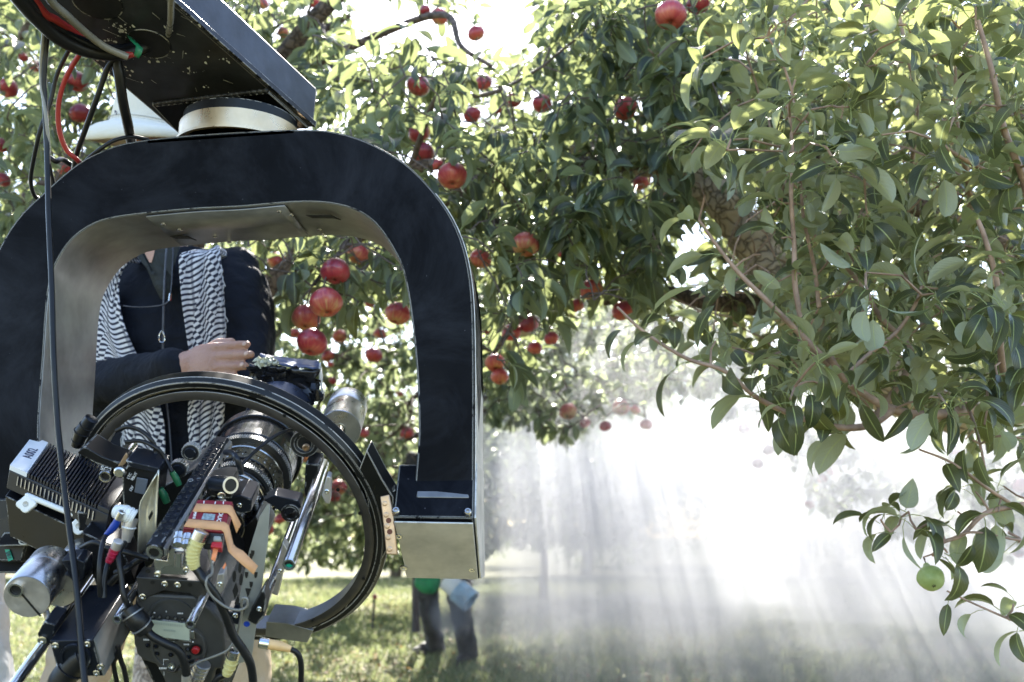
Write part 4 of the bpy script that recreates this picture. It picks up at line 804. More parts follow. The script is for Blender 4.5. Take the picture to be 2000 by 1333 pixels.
# ---- roll ring
ringc = P(446, 1017, 1.65); az, el = .17, .66; RN = np.array([math.sin(az) * math.cos(el), math.cos(az) * math.cos(el), math.sin(el)])
ring = thing('roll_ring', ringc, 'large tilted black metal ring around the camera, its edges worn to bare metal', 'camera ring')
m = MB(); m.lathe(ringc, RN, [(-.002, .229), (-.002, .243), (.008, .244), (.008, .2465), (.0, .248), (.0, .258), (.008, .2635), (.026, .2635), (.03, .260), (.03, .229)], 144, close=True)
RINGM = mat('ring_black', (.009, .009, .009), .36, metal=.1, spec=.35, var=.3, scale=10, wear=.9, wearcol=(.62, .58, .54)); m.build('hoop', RINGM, ring, smooth=30, bevel=.0008)
m = MB(); m.lathe(ringc, RN, [(-.0028, .2288), (-.0035, .230), (-.0035, .242), (-.0028, .2435)], 144); m.build('inner_flange', mat('flange_dark_metal', (.07, .063, .058), .4, metal=.4, var=.3, wear=1.0, wearcol=(.7, .66, .6)), ring)
m = MB(); m.lathe(ringc, RN, [(-.0022, .2285), (.03, .2285)], 144); m.build('inner_band', INNER, ring)
def on_ring(u, v, s=0):
    d = ray(u, v); return CAM + d * (((ringc - CAM) @ RN + s) / (d @ RN))
m = MB(); ear = [(716, 880), (745, 935), (768, 972), (770, 1050), (742, 1100), (705, 1165), (662, 1218), (690, 1150), (712, 1100), (722, 1040), (718, 980), (700, 920)]
m.prism([on_ring(u, v, .001) for u, v in ear], RN * .03); m.build('ear_plate', GREYP if False else RINGM, ring, bevel=.001)
for (u, v) in ((660, 957), (703, 1003), (710, 1131), (556, 812), (610, 1213)): screw(ring, on_ring(u, v, -.0065) , -RN, .003, HOLE, .001, 'threaded_hole')
m = MB(); q = [(520, 1215), (560, 1218), (612, 1232), (600, 1256), (556, 1250), (518, 1244)]; m.prism([on_ring(u, v, -.004) for u, v in q], RN * .045); m.build('foot_plate', INNER, ring, bevel=.001)
brk = thing('mounting_bracket', P(757, 1030, 1.57), 'pale bronze bracket with a row of screws joining ring and yoke gearbox', 'bracket')
m = MB(); bq = [(742, 970), (760, 966), (768, 1006), (776, 1084), (754, 1083), (749, 1030)]; m.prism([P(u, v, 1.568) for u, v in bq], (0, .012, 0)); m.build('plate', BRASS, brk, bevel=.0015)
m = MB(); m.prism([P(u, v, 1.58) for u, v in ((742, 969), (764, 966), (772, 958), (770, 948), (760, 957))], (0, .05, 0)); m.build('top_flange', BLK2, brk, bevel=.001)
for u, v in ((751, 984), (754, 1006), (756, 1028), (758, 1050), (761, 1073)): screw(brk, P(u, v, 1.5675), (0, -1, 0), .0042, BRASS, .0015)
for u, v in ((759, 1017), (761, 1039)): m = MB(); m.lathe(P(u, v, 1.5672), (0, -1, 0), [(.0, .0001), (.0003, .0042)], 14); m.build('hole', mat('rusty_hole', (.12, .03, .01), .6), brk)

# ---- counterweights
def weight(u, v, s0, rp, length, label, slit=False, lip=True):
    r = px(rp, s0); c = R(u, v, s0); t = thing('counterweight', c, label, 'counterweight', 'steel counterweights')
    m = MB(); m.lathe(c, A, [(0, r * .28), (0, r * .97), (.0015, r), (length * .62, r), (length * .625, r * .988), (length * .63, r), (length - .0015, r), (length, r * .97), (length, r * .28)], 72); m.build('barrel', STEEL, t)
    m = MB(); h = c + A * 0; m.lathe(c - A * .002, A, [(0, r * .24), (.0, r * .31), (.006, r * .31), (length + .004, r * .31), (length + .004, r * .24), (0, r * .24)], 36); m.build('sleeve', CHROME, t)
    return t, c, r
t, c, r = weight(53, 1166, -.02, 50, .085, 'short steel drum counterweight with a slit face at lower left', True)
# its bore sits off centre: move the sleeve
for ch in t.children:
    if ch.name.startswith('sleeve'):
        d = R(34, 1149, -.02) - c; ch.data.transform(Matrix.Translation(Vector(d - A * .004)))
fm = MB(); fm.lathe(c - A * .0008, A, [(0, .0001), (0, r * .965)], 60); fm.build('end_face', RAWST, t)
fm = MB(); fm.lathe(R(34, 1149, -.02) - A * .0015, A, [(0, .0001), (0, r * .235)], 30); fm.build('bore', HOLE, t)
p0, p1 = R(41, 1157, -.02), R(80, 1203, -.02); dd = nrm(p1 - p0); sd_ = nrm(np.cross(dd, A)) * .0013; fm = MB(); fm.prism([p0 - sd_ - A * .001, p0 + sd_ - A * .001, p1 + sd_ - A * .001, p1 - sd_ - A * .001], -A * .0006); fm.build('slit', HOLE, t)
t2, c2, r2 = weight(112, 1152, .03, 42, .1, 'second steel counterweight tucked behind the slit faced drum at lower left')
t3, c3, r3 = weight(664, 840, .40, 43, .125, 'bright steel drum counterweight standing above the ring, in front of red apples')

# ---- rods
def rod(p, L, r, label, hollow=True, m_=None, group='steel tubes of the camera rig', inner_green=False):
    t = thing('steel_tube', p, label, 'metal tube', group); m = MB(); m.lathe(p, A, [(0, r * .68), (0, r * .95), (.0008, r), (L, r), (L, r * .68)] , 32); m.build('tube', m_ or CHROME, t)
    m = MB(); m.lathe(p + A * .004, A, [(0, .0001), (0, r * .7)], 24); m.build('bore', HOLE, t)
    m = MB(); m.lathe(p, A, [(0, r * .7), (.004, r * .7)], 24); m.build('inner_wall', RAWST, t)
    if inner_green: m = MB(); m.lathe(p + A * .0035, A, [(0, .0001), (0, r * .62)], 10, 200, 330); m.build('sticker', TEALT, t)
    return t
rod(R(564, 1104, -.02), .34, px(14, -.02), 'thick open ended steel tube with teal sticker inside, right of the camera', inner_green=True)
rod(R(506, 1205, -.02), .34, px(9.5, -.02), 'long thin polished tube running beside the thick open tube', m_=CHROME)
rod(R(228, 1211, -.05), .115, px(10, -.05), 'short steel tube stub ending left above the camera display')
rod(R(371, 1221, -.06), .30, px(11, -.06), 'steel tube ending over the corner of the camera display')
rod(R(20, 1350, -.10), .32, px(13, -.10), 'steel tube leaving the bottom left corner of the picture')
rod(R(205, 932, .12), .12, px(13, .12), 'steel tube crossing under the ring at upper left of the rig')
t = thing('support_post', R(95, 1200, .0), 'thin steel post between the drum counterweight and the black motor box', 'post'); m = MB(); m.cyl(R(88, 1190, 0), R(105, 1240, -.02), px(7), px(7)); m.build('post', RAWST, t)

# ---- camera
cam_t = thing('film_camera', O, 'black digital film camera body with rear display and red button', 'film camera')
CAMB = mat('camera_crackle_black', (.05, .049, .048), .5, var=.2, bump=.5, bscale=900)
def c6(l): return [(200 + x * .2, 1066 + y * .2) for x, y in l]
s0 = 0.0
body = c6([(290, 740), (305, 900), (335, 1060), (400, 1125), (520, 1160), (590, 1290), (640, 1400), (1060, 1400), (1090, 1260), (1110, 1210), (1180, 1205), (1195, 1000), (1180, 780), (1060, 620), (960, 560), (900, 500), (480, 480), (330, 560)])
m = MB(); m.prism(poly(body, .004), A * .15); m.build('body', CAMB, cam_t, bevel=.003)
m = MB(); m.prism(poly([(258, 1215), (268, 1150), (285, 1128), (400, 1136), (420, 1165), (432, 1230), (438, 1290), (430, 1400), (330, 1400), (262, 1260)], .02), A * .22); m.build('chassis', BLK2, cam_t, bevel=.003)
m = MB(); m.prism(poly([(266, 1128), (394, 1136), (404, 1150), (398, 1178), (372, 1160), (320, 1154), (290, 1166), (272, 1180)], .002), A * .03); m.build('top_plate', mat('dark_grey_plate', (.05, .048, .046), .45, metal=.4, var=.2), cam_t, bevel=.001)
for (u, v) in ((322, 1140), (347, 1142), (279, 1165), (308, 1122), (364, 1113)): screw(cam_t, R(u, v, .0), -A, .0045)
for (u, v) in ((298, 1138), (371, 1143), (289, 1116)): m = MB(); m.lathe(R(u, v, .0012), -A, [(0, .0001), (.0002, .003)], 14); m.build('hole', HOLE, cam_t)
dc = R(338, 1206, .01); rd = px(54, 0)
m = MB(); m.lathe(dc, -A, [(-.01, rd), (.004, rd), (.008, rd * .96), (.008, rd * .86), (-.002, rd * .8), (-.003, rd * .3), (-.003, .0001)], 64); m.build('rear_dome', CAMB, cam_t)
m = MB(); m.lathe(R(350, 1262, .006), -A, [(-.01, px(62)), (.002, px(62)), (.006, px(59)), (.006, px(54)), (.004, px(53)), (.004, .0001)], 80); m.build('control_disc', mat('control_panel', (.08, .077, .074), .48, metal=.3, var=.15, bump=.3, bscale=1200), cam_t)
m = MB(); m.prism(poly(c6([(455, 715), (862, 758), (862, 945), (485, 895)]), -.0012), A * .003); m.build('display_frame', BLK2, cam_t, bevel=.0006)
m = MB(); m.prism(poly(c6([(467, 727), (850, 767), (850, 930), (500, 885)]), -.0022), A * .0008); m.build('display', LCD, cam_t)
for k in range(14):
    m_ = None
DK = mat('display_segment', (.36, .4, .34), .3)
dm = MB()
for k in range(13):
    u0, v0 = 200 + (505 + k * 22) * .2, 1066 + (745 + k * 2.3) * .2; dm.prism(poly([(u0, v0), (u0 + 2.8, v0 + .3), (u0 + 3.0, v0 + 5), (u0 + .2, v0 + 4.7)], -.0024), -A * .0002)
for k in range(7):
    u0, v0 = 200 + (598 + k * 17) * .2, 1066 + (815 + k * 1.8) * .2; dm.prism(poly([(u0, v0), (u0 + 2.4, v0 + .3), (u0 + 2.5, v0 + 4), (u0 + .1, v0 + 3.7)], -.0024), -A * .0002)
dm.build('display_digits', DK, cam_t, smooth=0)['kind'] = 'stuff'
def button(u, v, rp, m_, h=.003, name='button', ring_=True):
    c = R(u, v, .0015); r = px(rp)
    if ring_: q = MB(); q.lathe(c, -A, [(0, r * 1.25), (.0012, r * 1.7), (.0014, r * 1.45), (.0004, r * 1.2), (.0002, .0001)], 24); q.build('button_well', HOLE, cam_t)
    q = MB(); q.lathe(c, -A, [(0, r), (h * .7, r), (h, r * .7), (h, .0001)], 20); q.build(name, m_, cam_t)
for (x, y) in ((495, 690), (562, 692), (640, 697), (715, 705), (787, 710)): button(*c6([(x, y)])[0], 2.6, STEEL)
for (x, y) in ((445, 970), (525, 980), (535, 1052), (670, 1062), (835, 1010), (842, 1085)): button(*c6([(x, y)])[0], 3.4, ANOD, .0035)
button(*c6([(915, 1012)])[0], 8.6, REDB, .006, 'record_button')
q = MB(); q.lathe(R(*c6([(677, 1165)])[0], .001), -A, [(0, px(8)), (.004, px(8)), (.004, px(5.4)), (.001, px(5.2)), (.001, px(2)), (.003, px(2)), (.003, .0001)], 30); q.build('video_socket', CHROME, cam_t)
q = MB(); q.prism(poly(c6([(862, 835), (895, 838), (900, 915), (868, 912)]), -.002), A * .002); q.build('rocker_switch', STEEL, cam_t, bevel=.0006)
pm = MB()                                            # the white print on the panel
for (x0, y0, x1, y1) in ((402, 910, 472, 926), (495, 930, 540, 944), (640, 935, 705, 950), (795, 958, 850, 972), (555, 1188, 630, 1206), (500, 650, 525, 660), (620, 636, 632, 650), (735, 655, 790, 668), (595, 1115, 600, 1165), (595, 1108, 650, 1114), (600, 1230, 606, 1270), (875, 935, 900, 946)):
    n_ = max(1, int((x1 - x0) / 13))
    for k in range(n_):
        xa = x0 + (x1 - x0) * k / n_; xb = xa + (x1 - x0) / n_ * .7; pm.prism(poly(c6([(xa, y0), (xb, y0 + 1), (xb, y1 + 1), (xa, y1)]), -.0004), -A * .0003)
pm.build('panel_print', WINK, cam_t, smooth=0)['kind'] = 'stuff'
# side accessory plate with oval holes, leaning to the right of the body
plateU = [(430, 1345), (455, 1190), (482, 1075), (508, 1062), (512, 1010), (532, 990), (526, 1060), (518, 1150), (500, 1230), (470, 1345)]
SIDEP = mat('pale_grey_anodised', (.42, .43, .42), .42, metal=.5, var=.12)
m = MB(); sp0 = [R(u, v, -.0 + .0) for u, v in [(452, 1300), (466, 1215), (478, 1140), (492, 1075), (512, 1010), (528, 985), (524, 1060), (508, 1175), (492, 1290)]]; m.prism(sp0, nrm(B + A * .3) * -.004); m.build('side_plate', SIDEP, cam_t, bevel=.0008)
hm = []
for (x, y) in [(1290, 300), (1345, 210), (1400, 150), (1455, 80), (1355, 330), (1425, 420), (1455, 355), (1470, 50), (1500, 260), (1410, 260), (1300, 440), (1320, 560)]:
    u, v = 200 + x * .2, 1066 + y * .2; c = R(u, v, -.0005); m = MB(); e = nrm(A * .2 + Cc * .97); f_ = nrm(B)
    pts = [c + e * math.cos(a) * .008 + f_ * math.sin(a) * .0024 for a in np.linspace(0, 6.283, 13)[:-1]] if y < 420 else [c + e * .012, c + f_ * .004, c - e * .012, c - f_ * .004]
    m.prism(pts, -A * .0008); m.build('plate_hole', HOLE, cam_t, smooth=0)

# ---- lens
lens = thing('zoom_lens', R(466, 966, .30), 'long black and silver cinema lens with toothed focus rings', 'lens')
LC = R(440, 1012, .22)
def on_axis(s): return LC + A * s
LB = mat('lens_black', (.014, .014, .016), .24, metal=.2, var=.2, coat=.3); LS = mat('lens_silver', (.55, .53, .5), .22, metal=1, var=.08)
prof = [(-.03, .036, 'mount_ring', LB), (.0, .042, 'rear_barrel', LB), (.03, .046, 'iris_ring', LB), (.058, .049, 'barrel_band', LS), (.066, .051, 'zoom_ring', LB), (.115, .054, 'barrel_band', LB), (.135, .066, 'front_barrel', LS), (.175, .074, 'front_barrel', LB), (.245, .08, 'front_ring', LB)]
for i, (s_, r_o, nm, mm) in enumerate(prof):
    e = prof[i + 1][0] if i + 1 < len(prof) else s_ + .03
    m = MB(); m.lathe(on_axis(s_), A, [(0, r_o * .8), (0, r_o - .0015), (.0015, r_o), (e - s_ - .001, r_o), (e - s_ - .001, r_o * .8)], 96); m.build(nm, mm, lens)
def gear(s_, r_o, w_, nt_, nm='gear_ring'):
    m = MB(); _, e1, e2 = frame(A); c = on_axis(s_); pts = []
    for k in range(nt_ * 2):
        rr = r_o + (.0022 if k % 2 else 0); a0 = (k + .12) * math.pi / nt_; a1 = (k + .88) * math.pi / nt_
        for a in (a0, a1): pts.append(c + rr * (e1 * math.cos(a) + e2 * math.sin(a)))
    m.prism(pts, A * w_); m.build(nm, GEARM, lens, smooth=20)
gear(.016, .0455, .012, 70); gear(.075, .057, .011, 90); gear(.15, .0745, .011, 120)
for k in range(36):
    if k % 1 == 0:
        _, e1, e2 = frame(A); a = k * math.pi / 18; n_ = e1 * math.cos(a) + e2 * math.sin(a); t_ = -e1 * math.sin(a) + e2 * math.cos(a)
        m = MB(); m.box(on_axis(.1) + n_ * .0512, t_ * .0014, A * .013, n_ * .0012); m.build('grip_rib', LB, lens, smooth=0)
m = MB()
for s_ in (.047, .128, .17):
    _, e1, e2 = frame(A)
    for k in range(26):
        a = k * 6.283 / 26 + s_ * 10; rr = {.047: .0462, .128: .0543, .17: .0662}[s_]; n_ = e1 * math.cos(a) + e2 * math.sin(a); t_ = -e1 * math.sin(a) + e2 * math.cos(a); m.box(on_axis(s_) + n_ * rr, t_ * (.0006 if k % 3 else .0016), A * .0022, n_ * .0003)
m.build('scale_marks', WINK, lens, smooth=0)['kind'] = 'stuff'
m = MB(); m.lathe(on_axis(.27), A, [(0, .0001), (.006, .05), (.002, .072)], 64); m.build('front_glass', GLASSB, lens)
hood = thing('foil_flag', on_axis(.3), 'black foil and tape shade wrapped round the lens front below the apples', 'foil flag')
FOIL = mat('black_foil', (.02, .02, .024), .2, metal=.55, var=.5, scale=12, bump=.35, bscale=22); FOILB = mat('blue_black_flap', (.05, .07, .14), .35, metal=.35, var=.2, bump=.2, bscale=25)
def crumple(rows, amp, sd=3):
    r = np.random.default_rng(sd); a = np.array(rows, float); return a + r.normal(0, amp, a.shape)
HD = 1.96
def grid(c00, c01, c11, c10, n=9, mm_=9):
    g = []; 
    for i in range(n):
        t = i / (n - 1); g.append([np.array(c00) * (1 - t) * (1 - j / (mm_ - 1)) + np.array(c01) * (1 - t) * j / (mm_ - 1) + np.array(c11) * t * j / (mm_ - 1) + np.array(c10) * t * (1 - j / (mm_ - 1)) for j in range(mm_)])
    return g
m = MB(); m.sheet(crumple(grid(P(506, 693, HD), P(624, 706, HD), P(623, 723, HD - .05), P(520, 712, HD - .05)), .0015)); o = m.build('top_flap', FOILB, hood); o.modifiers.new('thickness', 'SOLIDIFY').thickness = .0015
m = MB(); m.sheet(crumple(grid(P(488, 716, HD - .04), P(622, 722, HD - .05), P(628, 784, HD - .03), P(600, 800, HD - .08)), .004, 4)); o = m.build('rear_flap', FOIL, hood); o.modifiers.new('thickness', 'SOLIDIFY').thickness = .0012
m = MB(); m.sheet(crumple(grid(P(622, 722, HD - .05), P(625, 706, HD), P(632, 778, HD + .04), P(628, 784, HD - .03)), .001, 5)); o = m.build('side_flap', LABELW, hood); o.modifiers.new('thickness', 'SOLIDIFY').thickness = .0015
m = MB(); m.sheet(crumple(grid(P(480, 716, HD - .05), P(560, 717, HD - .06), P(560, 760, HD - .05), P(490, 770, HD - .04)), .003, 8)); o = m.build('rear_flap', FOIL, hood); o.modifiers.new('thickness', 'SOLIDIFY').thickness = .0012
m = MB(); m.sheet(crumple(grid(P(503, 701, HD - .045), P(535, 699, HD - .045), P(541, 713, HD - .055), P(500, 715, HD - .055), 12, 12), .0035, 6)); m.build('crumpled_tape', mat('crumpled_tape', (.55, .54, .42), .45, var=.3), hood)
# matte ring and barrel behind the hoop
m = MB(); hc = P(543, 812, 1.90); m.lathe(hc, A, [(-.05, .052), (-.05, .056), (0, .06), (.02, .063), (.02, .05)], 72); m.build('shade_tube', mat('blue_black_barrel', (.03, .04, .075), .3, metal=.3), hood)
# ---- perforated top rail
rail = thing('perforated_rail', R(302, 1080, -.02), 'black square rail drilled with holes along the top of the camera', 'camera rail')
ra0 = R(302, 1078, -.02); RL = .34; hw = px(19, -.02)
ra = nrm(R(434, 866, .26) - ra0); rb = nrm(np.cross(ra, Cc)); rc = np.cross(rb, ra)
RL = np.linalg.norm(R(434, 866, .26) - ra0)
oct_ = [ra0 + rb * x * hw + rc * y * hw for x, y in ((-1, -.55), (-1, .7), (-.7, 1), (.7, 1), (1, .7), (1, -.55), (.6, -1), (-.6, -1))]
m = MB(); m.prism(oct_, ra * RL); m.build('bar', ANOD, rail, bevel=.0008)
m = MB(); m.lathe(ra0 - ra * .0006, -ra, [(-.004, hw * .95), (.001, hw * .95), (.0015, hw * .6), (-.003, hw * .55), (-.003, .0001)], 36); m.build('end_collar', STEEL, rail)
m = MB(); m.lathe(ra0 - ra * .0012, -ra, [(0, .0001), (.0001, hw * .55)], 30); m.build('bore', HOLE, rail)
for k in range(17):
    c = ra0 + ra * (.02 + k * (RL - .03) / 17)
    for off in (-.45, .45):
        m = MB(); m.lathe(c + rc * (hw + .0002) + rb * hw * off + ra * (.004 if off > 0 else 0), rc, [(0, .0001), (.0004, hw * .25), (.0009, hw * .3), (.0002, hw * .36)], 12); m.build('rail_hole', HOLE if k % 3 else ANOD, rail)
m = MB(); m.prism([ra0 + rb * (hw * 1.02) + rc * (-hw * .5), ra0 + rb * (hw * 1.02) + rc * hw * .66, ra0 + rb * (hw * 1.35) + rc * hw * .4, ra0 + rb * (hw * 1.35) - rc * hw * .5], ra * RL); m.build('side_bar', INNER, rail, bevel=.0006)
for k in range(14):
    c = ra0 + ra * (.012 + k * (RL - .02) / 14) + rb * hw * 1.365 - rc * hw * .05; m = MB(); m.lathe(c, rb, [(0, .0001), (.0004, hw * .2), (.0009, hw * .24), (.0001, hw * .3)], 12); m.build('side_hole', HOLE, rail)
m = MB(); m.prism(poly([(300, 1092), (326, 1096), (330, 1070), (362, 1074), (366, 1104), (364, 1124), (302, 1122)], .0), A * .04); m.build('rail_clamp', STEEL, rail, bevel=.001)
m = MB(); m.cyl(R(349, 1105, -.004), R(350, 1078, -.004), .0062, .0062); m.build('clamp_pin', CHROME, rail)

def boxthing(name, poly_, s_, depth, m_, label, cat, bev=.0015, group=None, dirv=None):
    t = thing(name, R(*poly_[0], s_), label, cat, group); m = MB(); m.prism(poly(poly_, s_), (A if dirv is None else dirv) * depth); m.build('case', m_, t, bevel=bev); return t
def on3(p3, u, v, off=0):       # ray to the plane through three points
    n_ = nrm(np.cross(p3[1] - p3[0], p3[2] - p3[0])); n_ = n_ if n_ @ FW < 0 else -n_; d = ray(u, v); return CAM + d * (((p3[0] - CAM) @ n_ + off) / (d @ n_)), n_
# ---- wireless transmitter with cooling fins
q3 = [P(62, 860, 1.62), P(252, 943, 1.56), P(18, 918, 1.50)]
tl, tr, bl = q3; brp, nT = on3(q3, 212, 1006)
tx = thing('video_transmitter', tl, 'black finned transmitter box with a white label reading A002', 'transmitter')
nT = nT; ext = -nT * .03
m = MB(); m.prism([tl, tr, brp, bl], ext); m.build('case', FINM, tx, bevel=.0012)
ux = tr - tl; vy = bl - tl; uxb = brp - bl
for k in range(22):
    a_ = .19 + k * .7 / 22; b_ = a_ + .016; p_ = [tl + ux * a_, tl + ux * b_, bl + uxb * b_, bl + uxb * a_]
    m = MB(); m.prism([q + nT * .0002 for q in p_], nT * .0075); m.build('fin', FINM, tx, bevel=.0004)
m = MB(); m.prism([q + nT * .0001 for q in (tl + ux * .89, tr, brp, bl + uxb * .89)], nT * .0075); m.build('end_block', FINM, tx, bevel=.0008)
m = MB(); m.prism([q + nT * .0001 for q in (tl, tl + ux * .17, bl + uxb * .18, bl)], nT * .0078); m.build('label_tape', LABELW, tx, bevel=.0004)
txt('A002', 'lettering', INK, tx, tl + ux * .092 + vy * .5 + nT * .0082, tl - bl, tl - tr, .02)
for k in range(20):
    p_ = bl + uxb * (.1 + k * .8 / 20) + ext * .35; m = MB(); m.box(p_ - nrm(tl - bl) * .0012, nrm(uxb) * .0009, nrm(tl - bl) * .0012, nT * .007); m.build('side_rib', RAWST, tx, smooth=0)
m = MB(); m.prism([bl + ext * 1.4, bl + uxb * .92 + ext * 1.4, bl + uxb * .92 + ext * 3 + [0, 0, -.01], bl + uxb * .1 + ext * 3 + [0, 0, -.01]], nrm(tl - bl) * .05); m.build('lower_case', BLK2, tx, bevel=.001)
m = MB(); m.cyl(P(52, 968, 1.475), P(160, 1012, 1.475), .0042, .0042, 12); m.build('tie_bar', WHITE, tx)
for (u, v) in ((50, 985), (153, 1028)):
    c = P(u, v, 1.47); m = MB(); pts = [c + np.array([math.cos(a) * .0135, 0, math.sin(a) * .0115]) * (1 + .12 * math.cos(4 * a)) for a in np.linspace(0, 6.283, 25)[:-1]]; m.prism(pts, (0, .007, 0)); m.build('thumb_knob', WHITE, tx, bevel=.0015)
    m = MB(); m.lathe(c + [0, -.0002, 0], (0, -1, 0), [(0, .0001), (.0003, .0042)], 14); m.build('knob_hole', INNER, tx); m = MB(); m.cyl(c + [0, .004, .010], P(u + 3, v - 20, 1.475), .003, .003, 10); m.build('knob_stem', CHROME, tx)
m = MB(); m.prism([P(u, v, 1.5) for u, v in ((130, 1045), (158, 1045), (174, 1066), (168, 1080), (146, 1066))], (0, .03, 0)); m.build('bronze_block', BRASS, tx, bevel=.001); screw(tx, P(157, 1056, 1.499), (0, -1, 0), .0045)

# ---- small black boxes and the bent steel sheet
sc = boxthing('signal_converter', [(238, 925), (252, 905), (308, 921), (300, 985), (270, 1000), (240, 985)], .10, .06, BLK2, 'small black converter box with white lettering behind the bent steel sheet', 'converter')
m = MB(); m.prism(poly([(268, 932), (290, 936), (283, 966), (263, 961)], .0985), -A * .002); m.build('port_plate', mat('grey_port', (.12, .14, .18), .4, metal=.4), sc, bevel=.0006)
m = MB(); m.lathe(R(277, 945, .0975), -A, [(0, .0001), (.0004, .0036)], 14); m.build('port_hole', HOLE, sc)
for (u, v, s_) in ((253, 930, 'LTC'), (259, 935, 'IN'), (263, 930, 'OUT'), (257, 955, '12V')): txt(s_, 'lettering', WINK, sc, R(u, v, .0995), R(u + 5, v - 9, .0995) - R(u, v, .0995), R(u - 9, v - 5, .0995) - R(u, v, .0995), .0055)
m = MB(); m.prism(poly([(245, 900), (310, 915), (310, 926), (252, 912)], .095), A * .05); m.build('lid', ANOD, sc, bevel=.001)
sc2 = boxthing('antenna_unit', [(150, 885), (185, 905), (245, 925), (235, 905), (200, 893), (165, 872)], .13, .05, BLK2, 'black unit marked SC2 peeping out above the transmitter fins', 'radio unit')
txt('SC2', 'lettering', WINK, sc2, R(207, 917, .127), R(217, 920, .127) - R(207, 917, .127), R(205, 908, .127) - R(207, 917, .127), .0095)
scw = thing('locking_screw', R(236, 920, .09), 'round steel locking screw beside the SC2 marking', 'screw'); m = MB(); m.lathe(R(236, 920, .085), -A, [(0, .008), (.006, .008), (.008, .006), (.008, .0001)], 20); m.build('head', CHROME, scw)
tab = thing('copper_tab', R(245, 900, .12), 'copper coloured tab sticking up by the converter box', 'bracket'); m = MB(); m.prism(poly([(222, 925), (246, 885), (250, 893), (246, 905), (238, 912), (228, 928)], .115), A * .004); m.build('tab', BRASS, tab, bevel=.0006)
sh = thing('steel_sheet', R(290, 990, .05), 'bent bright steel sheet with a diamond shaped hole beside the white connector', 'metal sheet')
m = MB(); rws = []
for i in range(12):
    t_ = i / 11; l = [(309, 921), (270, 985), (268, 1066), (266, 1100)]; uL = np.interp(t_, [0, .3, .75, 1], [305, 271, 269, 268]); vL = np.interp(t_, [0, .3, .75, 1], [926, 985, 1060, 1085]); uR = np.interp(t_, [0, .3, 1], [311, 308, 304]); vR = np.interp(t_, [0, .3, 1], [918, 985, 1068])
    rws.append([R(uL + (uR - uL) * j / 7, vL + (vR - vL) * j / 7, .045 + .012 * math.sin(j / 7 * 3.1) + .004 * math.sin(t_ * 7)) for j in range(8)])
m.sheet(rws); o = m.build('sheet', mat('bright_bent_steel', (.75, .72, .62), .38, metal=.85, var=.2, scale=20, bump=.25, bscale=18), sh, smooth=60); o.modifiers.new('thickness', 'SOLIDIFY').thickness = .0012
m = MB(); m.prism(poly([(297, 996), (299, 1004), (292, 1018), (290, 1010)], .05), -A * .0006); m.build('diamond_hole', HOLE, sh)

def plug(name, pts, s_, r, m_, label, group='cable plugs of the camera rig', ribs=0, rib_m=None, cap=None):
    c = [R(u, v, s_ + ds) for (u, v, ds) in pts]; t = thing(name, c[0], label, 'plug', group); cs = spline(c, 6); rr = np.interp(np.linspace(0, 1, len(cs)), np.linspace(0, 1, len(r)), r)
    m = MB(); m.tube(cs, rr, 18); m.build('boot', m_, t, smooth=50)
    if ribs:
        for k in range(ribs):
            i = int((k + .5) / ribs * (len(cs) - 1)); m = MB(); d_ = nrm(cs[min(i + 1, len(cs) - 1)] - cs[i]); m.lathe(cs[i] - d_ * .0012, d_, [(0, rr[i] * .98), (.0006, rr[i] * 1.13), (.0018, rr[i] * 1.13), (.0024, rr[i] * .98)], 18); m.build('ring', rib_m or m_, t)
    if cap:
        d_ = nrm(cs[0] - cs[1]); m = MB(); m.lathe(cs[0] - d_ * .002, d_, [(0, rr[0] * 1.1), (.012, rr[0] * 1.1), (.013, rr[0] * .9), (.013, .0001)], 20); m.build('collar', cap, t)
    return t
plug('angle_plug', [(228, 1000, 0), (245, 1004, -.005), (262, 1012, -.005)], .045, [.0085, .0105, .0105], WHITE, 'fat white ribbed right angle plug below the transmitter', ribs=8)
plug('angle_plug', [(257, 1012, 0), (252, 1030, -.005), (246, 1058, -.01)], .04, [.0095, .0085, .006], RAWST, 'grey metal plug body hanging below the white ribbed plug', ribs=1, rib_m=WHITE)
plug('cable_plug', [(232, 1012, 0), (222, 1030, 0), (207, 1046, 0)], .03, [.0045, .0055, .0035], BLUEP, 'blue cable plug pointing down from the transmitter corner', cap=STEEL)
plug('cable_plug', [(226, 1070, 0), (220, 1083, 0), (212, 1098, 0)], .0, [.006, .006, .0045], mat('crimson_boot', (.4, .01, .05), .45), 'crimson ribbed cable plug above the black motor box', ribs=4, cap=RAWST)
plug('cable_plug', [(336, 922, 0), (344, 936, 0), (350, 948, 0)], .12, [.004, .005, .004], GREENP, 'green cable plug in front of the scarf, upper of two')
plug('cable_plug', [(312, 955, 0), (320, 968, 0), (326, 982, 0)], .12, [.005, .006, .005], GREENP, 'green cable plug beside the bent steel sheet, lower of two')
plug('cable_plug', [(388, 1052, 0), (378, 1075, -.004), (377, 1096, -.006), (381, 1110, -.006)], -.03, [.009, .0085, .0075, .006], YELB, 'cream ribbed cable boot hanging from the red converter', ribs=9, cap=STEEL)
plug('cable_plug', [(455, 1282, 0), (450, 1300, 0), (442, 1318, 0)], -.03, [.008, .008, .006], YELB, 'cream cable boot at the lower right of the camera body', ribs=4, cap=STEEL)
plug('cable_plug', [(522, 1258, 0), (545, 1262, 0), (568, 1268, 0)], -.05, [.0065, .0065, .004], mat('apricot_boot', (.72, .45, .2), .5), 'apricot cable boot lying level under the ring foot', cap=CHROME)
plug('cable_plug', [(396, 1298, 0), (386, 1318, 0), (376, 1345, 0)], -.02, [.01, .0105, .009], STEEL, 'ribbed silver plug at the bottom of the camera', ribs=7)
